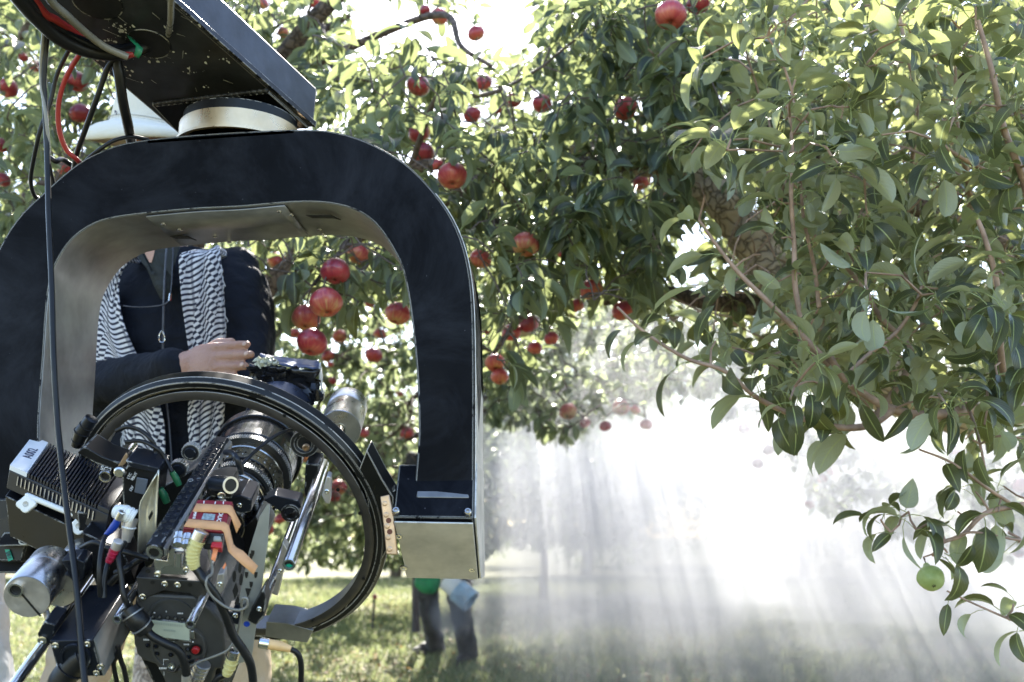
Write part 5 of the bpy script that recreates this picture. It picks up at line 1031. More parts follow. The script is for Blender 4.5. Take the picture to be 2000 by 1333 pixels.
plug('power_plug', [(252, 1188, 0), (268, 1212, -.005), (285, 1232, -.005)], -.03, [.012, .0145, .0125], RUBBER, 'thick black power plug overlapping the left of the camera display', ribs=2, rib_m=INNER)
plug('cable_plug', [(172, 828, 0), (160, 845, 0), (148, 872, 0)], .18, [.009, .011, .007], RUBBER, 'black cable plug sticking up left of the ring', ribs=3, cap=ANOD)
plug('motor_plug', [(172, 1278, -.01), (152, 1290, -.012), (120, 1330, -.02), (100, 1370, -.03)], -.05, [.016, .0165, .017, .012], RUBBER, 'large black cylindrical plug under the square motor box', ribs=3, rib_m=ANOD)

# ---- red converter with tape
rc_t = thing('video_converter', R(350, 1070, -.02), 'small dark red converter box strapped down with peach tape', 'converter')
T3 = [R(384, 976, .02), R(458, 980, .02), R(352, 1036, -.02)]
def RT3(u, v, off=0): return on3(T3, u, v, off)[0]
nR = on3(T3, 400, 1000)[1]
top4 = [RT3(386, 975), RT3(457, 979), RT3(444, 1034), RT3(353, 1033)]
m = MB(); m.prism([RT3(386, 975), RT3(455, 979), RT3(436, 1040), RT3(356, 1033)], -nR * .022); m.build('case', REDP, rc_t, bevel=.002)
m = MB(); m.prism([RT3(358, 1032, -.002), RT3(398, 1036, -.002), RT3(392, 1052, -.008), RT3(354, 1046, -.008)], -nR * .015); m.build('connector_block', REDP, rc_t, bevel=.0008)
m = MB(); m.prism([RT3(398, 1034, -.003), RT3(437, 1038, -.003), RT3(432, 1066, -.01), RT3(395, 1062, -.01)], -nR * .015); m.build('hood', BLK2, rc_t, bevel=.001)
m = MB(); m.prism([RT3(414, 1058, .001), RT3(434, 1058, .001), RT3(432, 1071, .001), RT3(411, 1068, .001)], -nR * .012); m.build('terminal', REDB, rc_t, bevel=.001)
m = MB(); m.prism([RT3(417, 1046, .004), RT3(432, 1047, .004), RT3(431, 1057, .004), RT3(416, 1056, .004)], -nR * .01); m.build('terminal_cap', mat('grey_cap', (.25, .25, .23), .6), rc_t, bevel=.002)
def tape_band(lst, m_, off=.0012, name='tape'):
    m = MB(); m.sheet([[RT3(*a, off + k), RT3(*b, off + k)] for (a, b, k) in lst]); o = m.build(name, m_, rc_t, smooth=60); o.modifiers.new('thickness', 'SOLIDIFY').thickness = .0004
    return o
tape_band([((384, 984), (376, 1000), 0), ((420, 986), (414, 1001), .0004), ((449, 987), (444, 1003), .0004), ((454, 990), (450, 1008), -.001), ((471, 1025), (462, 1042), -.006)], TAPE)
tape_band([((368, 1014), (359, 1029), 0), ((400, 1017), (394, 1034), .0004), ((438, 1020), (432, 1036), .0004), ((447, 1026), (437, 1040), -.001), ((456, 1063), (446, 1078), -.004), ((462, 1070), (448, 1080), .002), ((474, 1076), (458, 1090), .006), ((504, 1106), (495, 1123), .004)], TAPE)
tape_band([((427, 1071), (417, 1071), -.004), ((420, 1097), (412, 1093), -.004)], TAPEO)
tape_band([((440, 1098), (434, 1110), -.006), ((442, 1104), (438, 1112), -.006)], TAPEO)
m = MB(); m.prism([RT3(398, 1003, .0004), RT3(421, 1005, .0004), RT3(418, 1017, .0004), RT3(393, 1015, .0004)], nR * .0004); m.build('printed_panel', mat('grey_print', (.2, .25, .28), .5, var=.5, scale=300), rc_t)
dn = RT3(380, 1012) - RT3(384, 1000)
txt('MINI', 'lettering', WINK, rc_t, RT3(380, 1007, .0009), RT3(378, 1015) - RT3(381, 1002), RT3(388, 1007) - RT3(380, 1007), .0052)
txt('DUO', 'lettering', WINK, rc_t, RT3(429, 1011, .0009), RT3(426, 1018) - RT3(430, 1004), RT3(436, 1011) - RT3(429, 1011), .0078)
for (u, v) in ((398, 981), (420, 982), (436, 982)): m = MB(); m.prism([RT3(u, v - 2, .0003), RT3(u + 1.6, v - 2, .0003), RT3(u + .8, v + 3, .0003), RT3(u - .8, v + 3, .0003)], nR * .0004); m.build('print_mark', WINK, rc_t, smooth=0)
for k, (u, v) in enumerate(((349, 1053), (365, 1056))):
    m = MB(); c0, c1 = RT3(u + 2, v - 10, -.004), RT3(u - 2, v + 12, -.002); m.cyl(c0, c1, .0062, .0062, 16); m.build('coax_socket', CHROME, rc_t); m = MB(); d_ = nrm(c1 - c0); m.lathe(c0 + d_ * .006, d_, [(0, .0062), (.0005, .0074), (.004, .0074), (.0045, .0062)], 16); m.build('socket_ring', STEEL, rc_t)

# ---- motor box
mb = thing('motor_box', R(96, 1251, -.06), 'black square motor housing with white worn edges at lower left', 'motor box')
m = MB(); fr4 = poly([(97, 1252), (181, 1250), (201, 1321), (115, 1322)], -.07)
m.prism(fr4, A * .14); m.build('case', ANOD, mb, bevel=.0012)
m = MB(); m.prism(poly([(183, 1249), (187, 1256), (205, 1319), (201, 1321)], -.071), A * .12); m.build('side_plate', INNER, mb)
for (u, v) in ((109, 1260), (171, 1258), (189, 1314), (197, 1302)): screw(mb, R(u, v, -.071), -A, .0045)
m = MB(); m.lathe(R(148, 1283, -.071), -A, [(0, px(32)), (.004, px(31)), (.004, px(25)), (.001, px(24)), (.001, .0001)], 48); m.build('flange', ANOD, mb)
m = MB(); m.prism(poly([(73, 1239), (86, 1214), (108, 1222), (100, 1258), (80, 1259)], -.06), A * .04); m.build('clamp', ANOD, mb, bevel=.001); screw(mb, R(83, 1250, -.061), -A, .0058)

# ---- lens motor, clamps and small rig parts
lm = thing('lens_motor', R(598, 873, .3), 'small black lens motor with a slotted gear wheel beside the lens', 'motor')
m = MB(); m.lathe(R(594, 868, .30), -A, [(-.02, .022), (.0, .0225), (.0, .016), (-.004, .012), (-.004, .0001)], 40); m.build('gear_wheel', GEARM, lm)
screw(lm, R(598, 874, .295), -A, .0062, BRASS, .004)
m = MB(); m.prism(poly([(597, 905), (624, 908), (624, 975), (607, 1010), (594, 960)], .27), A * .05); m.build('housing', BLK2, lm, bevel=.002)
m = MB(); m.prism(poly([(612, 850), (625, 862), (632, 880), (620, 892), (608, 878)], .32), A * .04); m.build('bracket', RAWST, lm, bevel=.001)
br2 = thing('rod_bracket', R(560, 985, .18), 'black rod bracket joining the lens support to the thick tube', 'bracket')
m = MB(); m.prism(poly([(515, 978), (535, 968), (583, 978), (588, 992), (575, 1000), (563, 1006), (552, 1003), (532, 988)], .16), A * .03); m.build('plate', ANOD, br2, bevel=.001)
m = MB(); m.lathe(R(567, 1003, .155), -A, [(-.03, .014), (0, .014), (0, .0095), (-.03, .0095)], 30); m.build('collar', BLK2, br2)
for i, (pts, s_, dp, mm, nm, lb) in enumerate([([(506, 1165), (515, 1150), (520, 1180), (516, 1205), (500, 1222), (482, 1212)], -.03, .03, BLK2, 'rod_clamp', 'black clamp with a blue dot gripping the long thin tube'),
     ([(481, 1180), (470, 1196), (442, 1196), (440, 1215), (468, 1222)], -.02, .03, ANOD, 'rod_clamp', 'small black block under the perforated side plate'),
     ([(425, 1122), (437, 1120), (438, 1150), (430, 1162), (420, 1150)], -.02, .02, RAWST, 'rod_clamp', 'bare metal clamp on the tube above the display'),
     ([(638, 930), (646, 933), (644, 985), (636, 984), (628, 968)], .16, .02, RAWST, 'rod_clamp', 'bare metal clamp behind the upper end of the thick tube'),
     ([(552, 1060), (562, 1075), (542, 1165), (530, 1160)], .08, .02, RAWST, 'rod_clamp', 'long grey metal bar behind the thin polished tube'),
     ([(400, 945), (432, 938), (452, 940), (452, 975), (405, 970)], .12, .05, BLK2, 'handle_clamp', 'black clamp barrel under the lens beside the drilled rail'),
     ([(440, 975), (470, 968), (492, 976), (490, 1000), (470, 1005), (445, 995)], .14, .06, ANOD, 'handle_clamp', 'blue black lens mount block above the red converter'),
     ([(120, 1095), (150, 1092), (166, 1100), (164, 1130), (152, 1140), (140, 1135)], .02, .03, ANOD, 'rod_clamp', 'black hinge block between drum weights and hanging cables'),
     ([(160, 1040), (240, 1075), (265, 1140), (240, 1150), (190, 1150), (165, 1080)], .09, .05, BLK2, 'mounting_plate', 'dark slanted plate behind the blue and crimson plugs'),
     ([(150, 1000), (215, 1010), (215, 1110), (160, 1100)], .13, .05, BLK2, 'mounting_plate', 'dark plate below the transmitter'),
     ([(255, 985), (345, 935), (400, 905), (420, 935), (330, 1080), (262, 1130)], .30, .10, BLK2, 'rig_frame', 'dark frame under the drilled rail behind the steel sheet'),
     ([(330, 1040), (440, 1060), (500, 1010), (520, 1050), (480, 1170), (420, 1200), (300, 1130)], .2, .08, BLK2, 'rig_frame', 'dark frame between red converter and perforated side plate')]):
    t = thing(nm, R(*pts[0], s_), lb, 'clamp' if 'clamp' in nm else ('plate' if 'plate' in nm else 'frame'), None); m = MB(); m.prism(poly(pts, s_), A * dp); m.build('block', mm, t, bevel=.0015); c_ = np.mean(poly(pts, s_), 0)
    screw(t, c_, -A, .0038)
    if i == 0: m = MB(); m.lathe(R(482, 1219, -.031), -A, [(0, .0001), (.0004, .0042)], 20); m.build('blue_dot', BLUEP, t)
th = thing('tee_handle', R(450, 955, .1), 'black tube end and steel lever in front of the lens rear ring', 'clamp'); m = MB(); m.cyl(R(420, 945, .11), R(450, 948, .08), .012, .012, 24); m.build('barrel', ANOD, th); m = MB(); m.lathe(R(450, 948, .08), nrm(R(450, 948, .08) - R(420, 945, .11)), [(0, .012), (.001, .012), (.001, .009), (0, .009)], 24); m.build('rim', STEEL, th)
m = MB(); m.tube(spline([R(440, 884, .12), R(452, 884, .1), (R(462, 895, .08)), R(472, 926, .08)], 5), [.004] * 16, 10); m.build('lever', ANOD, th)
screw(th, R(433, 968, .07), -A, .0055)
for (u, v, lb) in ((372, 885, 'black toothed knob beside the rail, upper of two'), (348, 918, 'black toothed knob beside the rail, lower of two')):
    t = thing('toothed_knob', R(u, v, .16), lb, 'knob', 'toothed knobs by the rail'); m = MB(); c = R(u, v, .16); _, e1, e2 = frame(A); pts = []
    for k in range(44): rr = .0125 + (.0012 if k % 2 else 0); pts.append(c + rr * (e1 * math.cos(k * math.pi / 22) + e2 * math.sin(k * math.pi / 22)))
    m.prism(pts, A * .012); m.build('wheel', GEARM, t); m = MB(); m.lathe(c - A * .001, -A, [(0, .009), (.003, .008), (.003, .0001)], 24); m.build('cap', ANOD, t)

# ---- cables
def cable(pts, r, m_, label, D=None, s=None, group='loose cables'):
    c = [(R(u, v, s_) if s is not None else P(u, v, s_)) for (u, v, s_) in pts]; m = MB(); m.tube(spline(c, 8), r, 10); o = m.build('cable', m_, None, smooth=70); tag(o, label, 'cable', group); return o
cable([(95, 30, 1.40), (92, 66, 1.43), (86, 150, 1.45), (88, 210, 1.46), (92, 300, 1.47), (95, 420, 1.46), (101, 560, 1.44), (105, 700, 1.42), (112, 820, 1.41), (122, 920, 1.39), (134, 1020, 1.37), (148, 1130, 1.34), (158, 1250, 1.32), (168, 1360, 1.3)], .0042, RUBBER, 'long black cable hanging straight down across the whole left side')
cable([(88, 30, 1.41), (84, 80, 1.43), (80, 150, 1.45), (90, 230, 1.46), (96, 300, 1.475)], .0028, DIRTW, 'thin grey cable twisted with the long hanging black cable')
cable([(150, 70, 1.46), (138, 92, 1.5), (112, 145, 1.52), (97, 205, 1.53), (80, 250, 1.53), (68, 300, 1.55), (60, 350, 1.58), (66, 380, 1.6), (78, 390, 1.62)], .0035, RUBBER, 'thin black cable looping down to the left shoulder of the yoke')
cable([(175, 80, 1.46), (158, 103, 1.5), (130, 150, 1.52), (115, 200, 1.54), (115, 250, 1.56), (128, 290, 1.58), (150, 312, 1.6), (160, 322, 1.65)], .0042, REDW, 'red cable looping down from the crane arm to the yoke')
cable([(240, 100, 1.5), (212, 130, 1.52), (190, 190, 1.54), (168, 250, 1.57), (150, 300, 1.6), (144, 330, 1.66)], .0045, RUBBER, 'blue black cable slanting from the crane arm to the yoke shoulder')
cable([(228, 120, 1.52), (233, 150, 1.53), (240, 200, 1.56), (250, 245, 1.6), (258, 285, 1.66)], .0085, RUBBER, 'thick black cable in front of the pale hat')
cable([(120, 420, 1.7), (94, 316, 1.66), (110, 316, 1.66), (122, 312, 1.68), (150, 330, 1.72)], .0045, RUBBER, 'short cable end peeping out at the yoke left shoulder')
cable([(290, 274, 1.64), (260, 268, 1.62), (225, 274, 1.6), (190, 296, 1.6), (165, 318, 1.62), (150, 335, 1.66)], .0035, RUBBER, 'thin black cable lying along the top of the yoke below the hat')
cable([(-60, -120, 1.2), (30, -10, 1.30), (70, 35, 1.36), (120, 78, 1.42), (180, 102, 1.47), (240, 105, 1.50), (285, 90, 1.52), (300, 65, 1.55), (295, 52, 1.6)], .011, RUBBER, 'fat black cable bundle swinging under the crane arm, outermost')
cable([(-40, -130, 1.2), (45, -10, 1.31), (85, 30, 1.37), (135, 68, 1.43), (190, 92, 1.47), (240, 97, 1.50), (280, 82, 1.52), (300, 60, 1.56)], .0085, ANOD, 'shiny dark cable in the bundle under the crane arm')
cable([(0, -110, 1.22), (78, 16, 1.35), (110, 40, 1.39), (150, 66, 1.44), (200, 96, 1.48), (250, 107, 1.50), (285, 90, 1.53), (306, 66, 1.56)], .0065, REDW, 'red cable in the bundle passing the round hole of the crane arm')
cable([(60, -60, 1.25), (98, 0, 1.33), (130, 30, 1.37), (165, 62, 1.42), (205, 92, 1.46), (250, 112, 1.48)], .006, DIRTW, 'greyish clear cable crossing over the bundle under the crane arm')
cable([(336, -30, 1.3), (334, 0, 1.36), (333, 40, 1.42), (328, 72, 1.5)], .0048, DIRTW, 'dark wire entering the crane arm hole from above')
m = MB(); m.sheet([[P(u - w_, v - 3, D_) , P(u + w_, v + 3, D_)] for (u, v, w_, D_) in ((252, 70, 6, 1.485), (262, 82, 7, 1.47), (272, 92, 7, 1.465), (270, 103, 6, 1.465), (266, 112, 5, 1.47))]); o = m.build('tape', mat('green_cloth_tape', (.01, .18, .08), .5), None); o.modifiers.new('thickness', 'SOLIDIFY').thickness = .0006; tag(o, 'green tape wrapped round the cables by the crane arm hole', 'tape')
g2 = 'cables plugged into the camera'
cable([(381, 1108, -.036), (392, 1122, -.04), (402, 1138, -.045), (422, 1165, -.045), (440, 1200, -.045), (455, 1240, -.045), (475, 1270, -.045), (490, 1300, -.045), (496, 1350, -.045)], .0058, RUBBER, 'thick black cable curving from the cream boot to the bottom edge', s=1, group=g2)
cable([(285, 1232, -.035), (300, 1245, -.038), (325, 1258, -.04), (345, 1268, -.04), (358, 1288, -.04), (364, 1318, -.04)], .0058, RUBBER, 'black cable curving across the display buttons from the power plug', s=1, group=g2)
cable([(364, 1318, -.04), (364, 1360, -.04)], .0062, RAWST, 'grey cable end below the curving black cable at the bottom', s=1, group=g2)
cable([(412, 1062, -.01), (408, 1075, -.015), (413, 1100, -.02), (414, 1120, -.03), (404, 1130, -.045), (403, 1145, -.05), (415, 1165, -.05), (440, 1185, -.05), (465, 1192, -.05), (482, 1185, -.05), (482, 1170, -.05), (472, 1172, -.048), (472, 1200, -.04), (462, 1245, -.03)], .0018, DIRTW, 'thin shiny wire making a loop right of the display', s=1, group=g2)
cable([(370, 1302, -.03), (392, 1292, -.03), (425, 1280, -.035), (445, 1270, -.035), (458, 1252, -.03)], .0016, DIRTW, 'thin grey wire crossing the lower camera body', s=1, group=g2)
cable([(568, 1268, -.05), (582, 1278, -.05), (588, 1300, -.05), (588, 1350, -.05)], .0038, RUBBER, 'black cable dropping from the apricot plug over the grass', s=1, group=g2)
cable([(207, 1046, .03), (200, 1065, .0), (195, 1100, -.02), (194, 1135, -.03), (196, 1165, -.03)], .0032, RUBBER, 'black cable from the blue plug down to the motor box', s=1, group=g2)
cable([(212, 1098, 0), (207, 1115, -.01), (203, 1140, -.02), (203, 1168, -.03)], .0032, RUBBER, 'black cable from the crimson plug down to the motor box', s=1, group=g2)
cable([(246, 1058, .03), (236, 1070, .01), (232, 1085, 0), (234, 1105, -.01), (238, 1135, -.02), (242, 1165, -.03), (250, 1185, -.03)], .0038, RUBBER, 'black cable from the grey metal plug to the power plug', s=1, group=g2)
cable([(225, 1120, .02), (245, 1112, .02), (262, 1100, .03), (290, 1085, .03)], .0045, RUBBER, 'black cable running behind the rail collar', s=1, group=g2)
cable([(215, 1140, .02), (235, 1120, .02), (265, 1098, .04), (295, 1075, .05)], .005, RUBBER, 'second black cable under the rail collar', s=1, group=g2)
cable([(160, 1070, .06), (185, 1060, .05), (215, 1072, .04), (250, 1080, .03), (292, 1092, .02)], .004, RUBBER, 'black cable passing behind the blue plug to the rail', s=1, group=g2)
cable([(228, 842, .16), (250, 834, .15), (275, 842, .15), (296, 860, .14), (304, 885, .14), (296, 912, .12)], .0032, RUBBER, 'black cable arching in front of the lower scarf, outer', s=1, group=g2)
cable([(245, 864, .14), (275, 862, .14), (305, 875, .13), (322, 895, .13), (336, 922, .12)], .003, RUBBER, 'black cable arching to the upper green plug', s=1, group=g2)
cable([(468, 912, .1), (485, 895, .12), (510, 872, .16), (545, 848, .2), (580, 838, .25), (592, 842, .3)], .0028, RUBBER, 'black cable arching in front of the lens to the lens motor', s=1, group=g2)
cable([(232, 1270, -.03), (226, 1285, -.03), (222, 1300, -.03), (232, 1350, -.03)], .0032, RUBBER, 'thin black cable hanging before the beige trousers, left one', s=1, group=g2)
cable([(230, 1262, -.03), (236, 1290, -.03), (243, 1310, -.03), (250, 1350, -.03)], .0032, RUBBER, 'thin black cable with white tag hanging before the beige trousers', s=1, group=g2)
cable([(440, 1318, -.03), (425, 1326, -.03), (412, 1350, -.03)], .005, RUBBER, 'thick cable leaving the lowest cream boot', s=1, group=g2)
cable([(328, 1310, -.02), (342, 1312, -.03), (352, 1300, -.03), (380, 1290, -.03)], .002, RUBBER, 'thin black wire at the camera bottom socket', s=1, group=g2)
# ================================================================== PEOPLE
def cloth(name, a, b, rough=.85, weave=900, wr=.5):
    n = N(name); f = n.noise(5, 5); n.set(Base_Color=n.mix(f, a, b), Roughness=rough, Specular_IOR_Level=.25); h = n.math('ADD', n.math('MULTIPLY', n.noise(14, 3, dist=1.2), 1.0), n.math('MULTIPLY', n.noise(weave, 2), .06)); n.bump(h, wr, .02); return n.m
SKIN = N('skin'); _f = SKIN.noise(30, 5); SKIN.set(Base_Color=SKIN.mix(_f, (.38, .19, .13), (.56, .33, .25)), Roughness=.45, Subsurface_Weight=.12, Subsurface_Scale=.008); SKIN.bump(SKIN.math('ADD', SKIN.noise(60, 5, dist=.8), SKIN.noise(260, 3)), .8, .003); SKIN = SKIN.m
NAVY = cloth('navy_softshell', (.003, .0045, .009), (.008, .01, .018), .8); HATM = cloth('cream_cotton', (.6, .56, .48), (.72, .68, .59), .85, wr=.25); BEIGE = cloth('beige_cotton', (.4, .3, .2), (.56, .44, .32), .85)
GSHIRT = cloth('grey_shirt', (.025, .028, .03), (.045, .05, .05)); DGREY = cloth('dark_grey_work_cloth', (.03, .03, .034), (.06, .06, .068)); PALE = cloth('pale_grey_cotton', (.5, .5, .52), (.66, .66, .68), wr=.4); BOOTM = mat('scuffed_boot_leather', (.03, .025, .022), .55, var=.4); HAIR = mat('grey_hair', (.2, .18, .16), .6)
def remesh(o, vox, sm=4, sub=False):
    r = o.modifiers.new('remesh', 'REMESH'); r.mode = 'VOXEL'; r.voxel_size = vox; r.use_smooth_shade = True
    if sm: s_ = o.modifiers.new('smooth', 'SMOOTH'); s_.factor = .5; s_.iterations = sm
    return o
def ell(m, c, rx, ry, rz, ax=(1, 0, 0), az_=(0, 0, 1), n=14, pw=1.0):
    x = nrm(ax); z = nrm(np.array(az_) - x * (np.array(az_) @ x)); y = np.cross(z, x); V = []; F = []
    for i in range(n + 1):
        t = math.pi * i / n
        for k in range(n * 2): p_ = math.pi * k / n; V.append(np.array(c) + x * rx * math.sin(t) * math.cos(p_) + y * ry * math.sin(t) * math.sin(p_) + z * rz * math.cos(t))
    K = n * 2; F = [(i * K + k, i * K + (k + 1) % K, (i + 1) * K + (k + 1) % K, (i + 1) * K + k) for i in range(n) for k in range(K)]; m.add(V, F)
def rings(m, secs, seg=28):
    """secs: (centre, rx, ry, axis x) elliptical sections, closed at both ends"""
    V = []
    for c, rx, ry, ax in secs:
        x = nrm(ax); y = np.cross([0, 0, 1.], x)
        for k in range(seg):
            a = 6.28318 * k / seg; ca, sa = math.cos(a), math.sin(a); V.append(np.array(c) + x * rx * np.sign(ca) * abs(ca) ** .8 + y * ry * np.sign(sa) * abs(sa) ** .8)
    F = [(i * seg + k, i * seg + (k + 1) % seg, (i + 1) * seg + (k + 1) % seg, (i + 1) * seg + k) for i in range(len(secs) - 1) for k in range(seg)] + [tuple(range(seg))[::-1], tuple((len(secs) - 1) * seg + k for k in range(seg))]
    m.add(V, F)
def limbt(m, pts, rr, seg=16):
    c = spline(pts, 6); m.tube(c, np.interp(np.linspace(0, 1, len(c)), np.linspace(0, 1, len(rr)), rr), seg); ell(m, c[0], rr[0], rr[0], rr[0]); ell(m, c[-1], rr[-1], rr[-1], rr[-1])
def head(m, c, face, s=1.0, tilt=0):
    f_ = nrm(face); x = np.cross([0, 0, 1.], f_); z = np.array([0, 0, 1.])
    ell(m, c + z * .02 * s - f_ * .01, .076 * s, .095 * s, .105 * s, x); ell(m, c - z * .045 * s + f_ * .02 * s, .058 * s, .066 * s, .07 * s, x); ell(m, c - z * .1 * s + f_ * .055 * s, .022 * s, .02 * s, .018 * s, x)
    m.add([c + f_ * .085 * s + z * .02, c + f_ * .118 * s - z * .03, c + f_ * .085 * s - z * .036 + x * .018, c + f_ * .085 * s - z * .036 - x * .018, c + f_ * .07 * s - z * .0], [(0, 1, 2), (0, 3, 1), (1, 3, 2), (0, 2, 4), (0, 4, 3), (2, 3, 4)])
    for q in (-1, 1): ell(m, c + x * q * .079 * s - f_ * .005, .01, .02, .032, x)
    ell(m, c + f_ * .085 * s + z * .03, .055, .018, .012, x); ell(m, c + f_ * .082 * s - z * .068, .024, .012, .007, x)
def face_bits(t, c, face):
    f_ = nrm(face); x = np.cross([0, 0, 1.], f_); W_ = mat('eye_white', (.7, .68, .66), .2); I_ = mat('iris', (.05, .03, .02), .15)
    for q in (-1, 1):
        m = MB(); ell(m, c + f_ * .079 + x * q * .031 + np.array([0, 0, .008]), .012, .011, .011, x); e = m.build('eye', W_, t); m = MB(); ell(m, c + f_ * .088 + x * q * .031 + np.array([0, 0, .008]), .005, .003, .005, x); m.build('iris', I_, e)
def hand(m, wr, dirv, back, thumb, s=1.0, curl=.25, spread=.06, side=1):
    """palm and five fingers; back = direction the back of the hand faces, thumb = side the thumb is on"""
    d = nrm(dirv); b = nrm(np.array(back) - d * (np.array(back) @ d)); t = nrm(np.array(thumb) - d * (np.array(thumb) @ d) - b * (np.array(thumb) @ b))
    pal = wr + d * .05 * s; ell(m, pal, .056 * s, .042 * s, .0155 * s, d, b); ell(m, wr + d * .012, .035 * s, .03 * s, .021 * s, d, b); ell(m, wr + d * .04 * s + t * .022 * s - b * .006, .036 * s, .018 * s, .017 * s, d, b)
    L = [(.031, .074, .0098), (.011, .082, .0102), (-.010, .076, .0097), (-.029, .06, .0085)]
    for k, (o_, l, r) in enumerate(L):
        p0 = wr + d * (.088 - abs(k - 1.2) * .005) * s + t * o_ * s + b * .001; c0 = curl * (1 + .15 * k); dd = nrm(d + t * (1.2 - k) * spread); pts = [p0 - dd * .03 * s]; p_ = p0; pts.append(p0); a = 0
        for f in (.45, .3, .25): a += c0 * .5; q = nrm(dd * math.cos(a) - b * math.sin(a)); p_ = p_ + q * l * f * s; pts.append(p_)
        rr = [r * 1.05 * s, r * 1.08 * s, r * .98 * s, r * .92 * s, r * .78 * s]
        for i in range(4): m.tube([pts[i], pts[i + 1]], [rr[i], rr[i + 1]], 12); ell(m, pts[i + 1], rr[i + 1] * 1.04, rr[i + 1] * 1.04, rr[i + 1] * 1.04, n=8)
    p0 = wr + d * .03 * s + t * .026 * s - b * .012; q1 = nrm(d * .92 + t * .38); q2 = nrm(d * 1.0 + t * .02 - b * .1)
    pts = [wr + d * .012, p0 + q1 * .018, p0 + q1 * .05 * s, p0 + q1 * .05 * s + q2 * .03 * s]; rr = [.013, .0125, .0108, .0085]
    for i in range(3): m.tube([pts[i], pts[i + 1]], [rr[i], rr[i + 1]], 12); ell(m, pts[i + 1], rr[i + 1], rr[i + 1], rr[i + 1], n=8)
Z = np.array([0, 0, 1.])

# ---- the man behind the camera
man = thing('person', (-.8, 2.4, 0), 'man in navy jacket, checked scarf and cream hat with his hand over the lens', 'person')
hc_ = P(292, 345, 2.36); nk = P(300, 455, 2.38); X0 = -.80; TY = 2.40
sh_l = P(178, 535, 2.40); el_l = P(160, 762, 2.34); wr_l = P(352, 716, 2.08); sh_r = P(452, 545, 2.42); el_r = P(480, 735, 2.30); wr_r = P(556, 770, 2.09)
hip = np.array([X0, TY, .90])
m = MB(); head(m, hc_, (.12, -1, -.12)); m.tube([hc_ - Z * .05, nk - Z * .05], [.056, .062], 18); m.tube([nk - Z * .02, np.array([X0, TY, 1.42])], [.062, .08], 18)
rings(m, [((X0, TY, .85), .15, .1, (1, 0, 0)), ((X0, TY, 1.05), .14, .095, (1, 0, 0)), ((X0, TY, 1.3), .165, .1, (1, 0, 0)), ((X0, TY, 1.46), .15, .085, (1, 0, 0)), ((X0, TY, 1.5), .07, .06, (1, 0, 0))])
limbt(m, [sh_l, el_l], [.045, .036]); limbt(m, [el_l, wr_l], [.038, .028]); limbt(m, [sh_r, el_r], [.045, .036]); limbt(m, [el_r, wr_r], [.038, .028]); m.tube([sh_l, [X0, TY, 1.45], sh_r], [.05, .06, .05], 12)
ft = [np.array([-1.02, 2.42, 0]), np.array([-.60, 2.46, 0])]; kn = [np.array([-.99, 2.36, .5]), np.array([-.62, 2.38, .5])]
for q in (0, 1):
    sg = -1 if q == 0 else 1; limbt(m, [hip + [sg * .09, 0, 0], kn[q]], [.08, .055]); limbt(m, [kn[q], ft[q] + Z * .09], [.055, .036])
hd = nrm(P(496, 702, 1.99) - wr_l); hand(m, wr_l + hd * .004, hd, (-.25, -1, .15), (0, .1, 1), 1.08, .05, .012); hand(m, wr_r, nrm([.3, -.6, -.3]), (0, 0, 1), (-1, 0, 0), .9, .4)
remesh(m.build('body', SKIN, man, smooth=0), .0034, 3); face_bits(man, hc_, (.12, -1, -.12))
nm_ = MB()
hb = nrm(np.array((-.25, -1, .15)) - hd * (np.array((-.25, -1, .15)) @ hd)); tt_ = nrm(Z - hd * hd[2] - hb * (Z @ hb))
for (o_, l) in ((.031, .074), (.011, .082), (-.010, .076)):
    c = wr_l + hd * (.086 + l) * 1.08 + tt_ * o_ * 1.08 - hb * (-.0052); m = MB(); ell(m, c, .0052, .0046, .0016, hd, hb, 8); m.build('fingernail', mat('nail', (.62, .42, .34), .3), man)
# jacket
m = MB(); sec = [((X0 + .0, TY, .93), .2, .135, (1, 0, 0)), ((X0, TY, 1.02), .205, .135, (1, 0, 0)), ((X0 - .0, TY, 1.15), .2, .135, (1, 0, 0)), ((X0 - .0, TY, 1.3), .215, .14, (1, 0, 0)), ((X0 - .0, TY, 1.42), .205, .125, (1, 0, 0)), ((X0, TY + .01, 1.49), .185, .1, (1, 0, 0)), ((X0, TY + .01, 1.535), .09, .075, (1, 0, 0))]
rings(m, sec); limbt(m, [sh_l, (sh_l + el_l) / 2 + [-.015, 0, 0], el_l], [.076, .066, .058]); limbt(m, [el_l, (el_l + wr_l) / 2 + [0, 0, .0], wr_l - nrm(wr_l - el_l) * .012], [.06, .054, .043])
limbt(m, [sh_r, (sh_r + el_r) / 2 + [.008, 0, 0], el_r], [.078, .066, .058]); limbt(m, [el_r, wr_r], [.058, .044]); m.tube([sh_l, [X0, TY, 1.46], sh_r], [.07, .08, .07], 16)
m.lathe((X0, TY + .005, 1.5), (0, -.1, 1), [(-.03, .085), (.045, .078), (.05, .07), (-.03, .06)], 32, close=True)
jk = remesh(m.build('jacket', NAVY, man, smooth=0), .007, 8)
tx_ = bpy.data.textures.new('folds', 'CLOUDS'); tx_.noise_scale = .09; tx_.noise_depth = 3
def folds(o, st=.02): d_ = o.modifiers.new('folds', 'DISPLACE'); d_.texture = tx_; d_.strength = st; d_.mid_level = .5; d_.texture_coords = 'LOCAL'; return o
folds(jk, .03)
def J(u, v, off=0):
    X = P(u, v, 2.27)[0]; y = TY - .142 * math.sqrt(max(.08, 1 - ((X - X0) / .235) ** 2)) - off; return P(u, v, y)
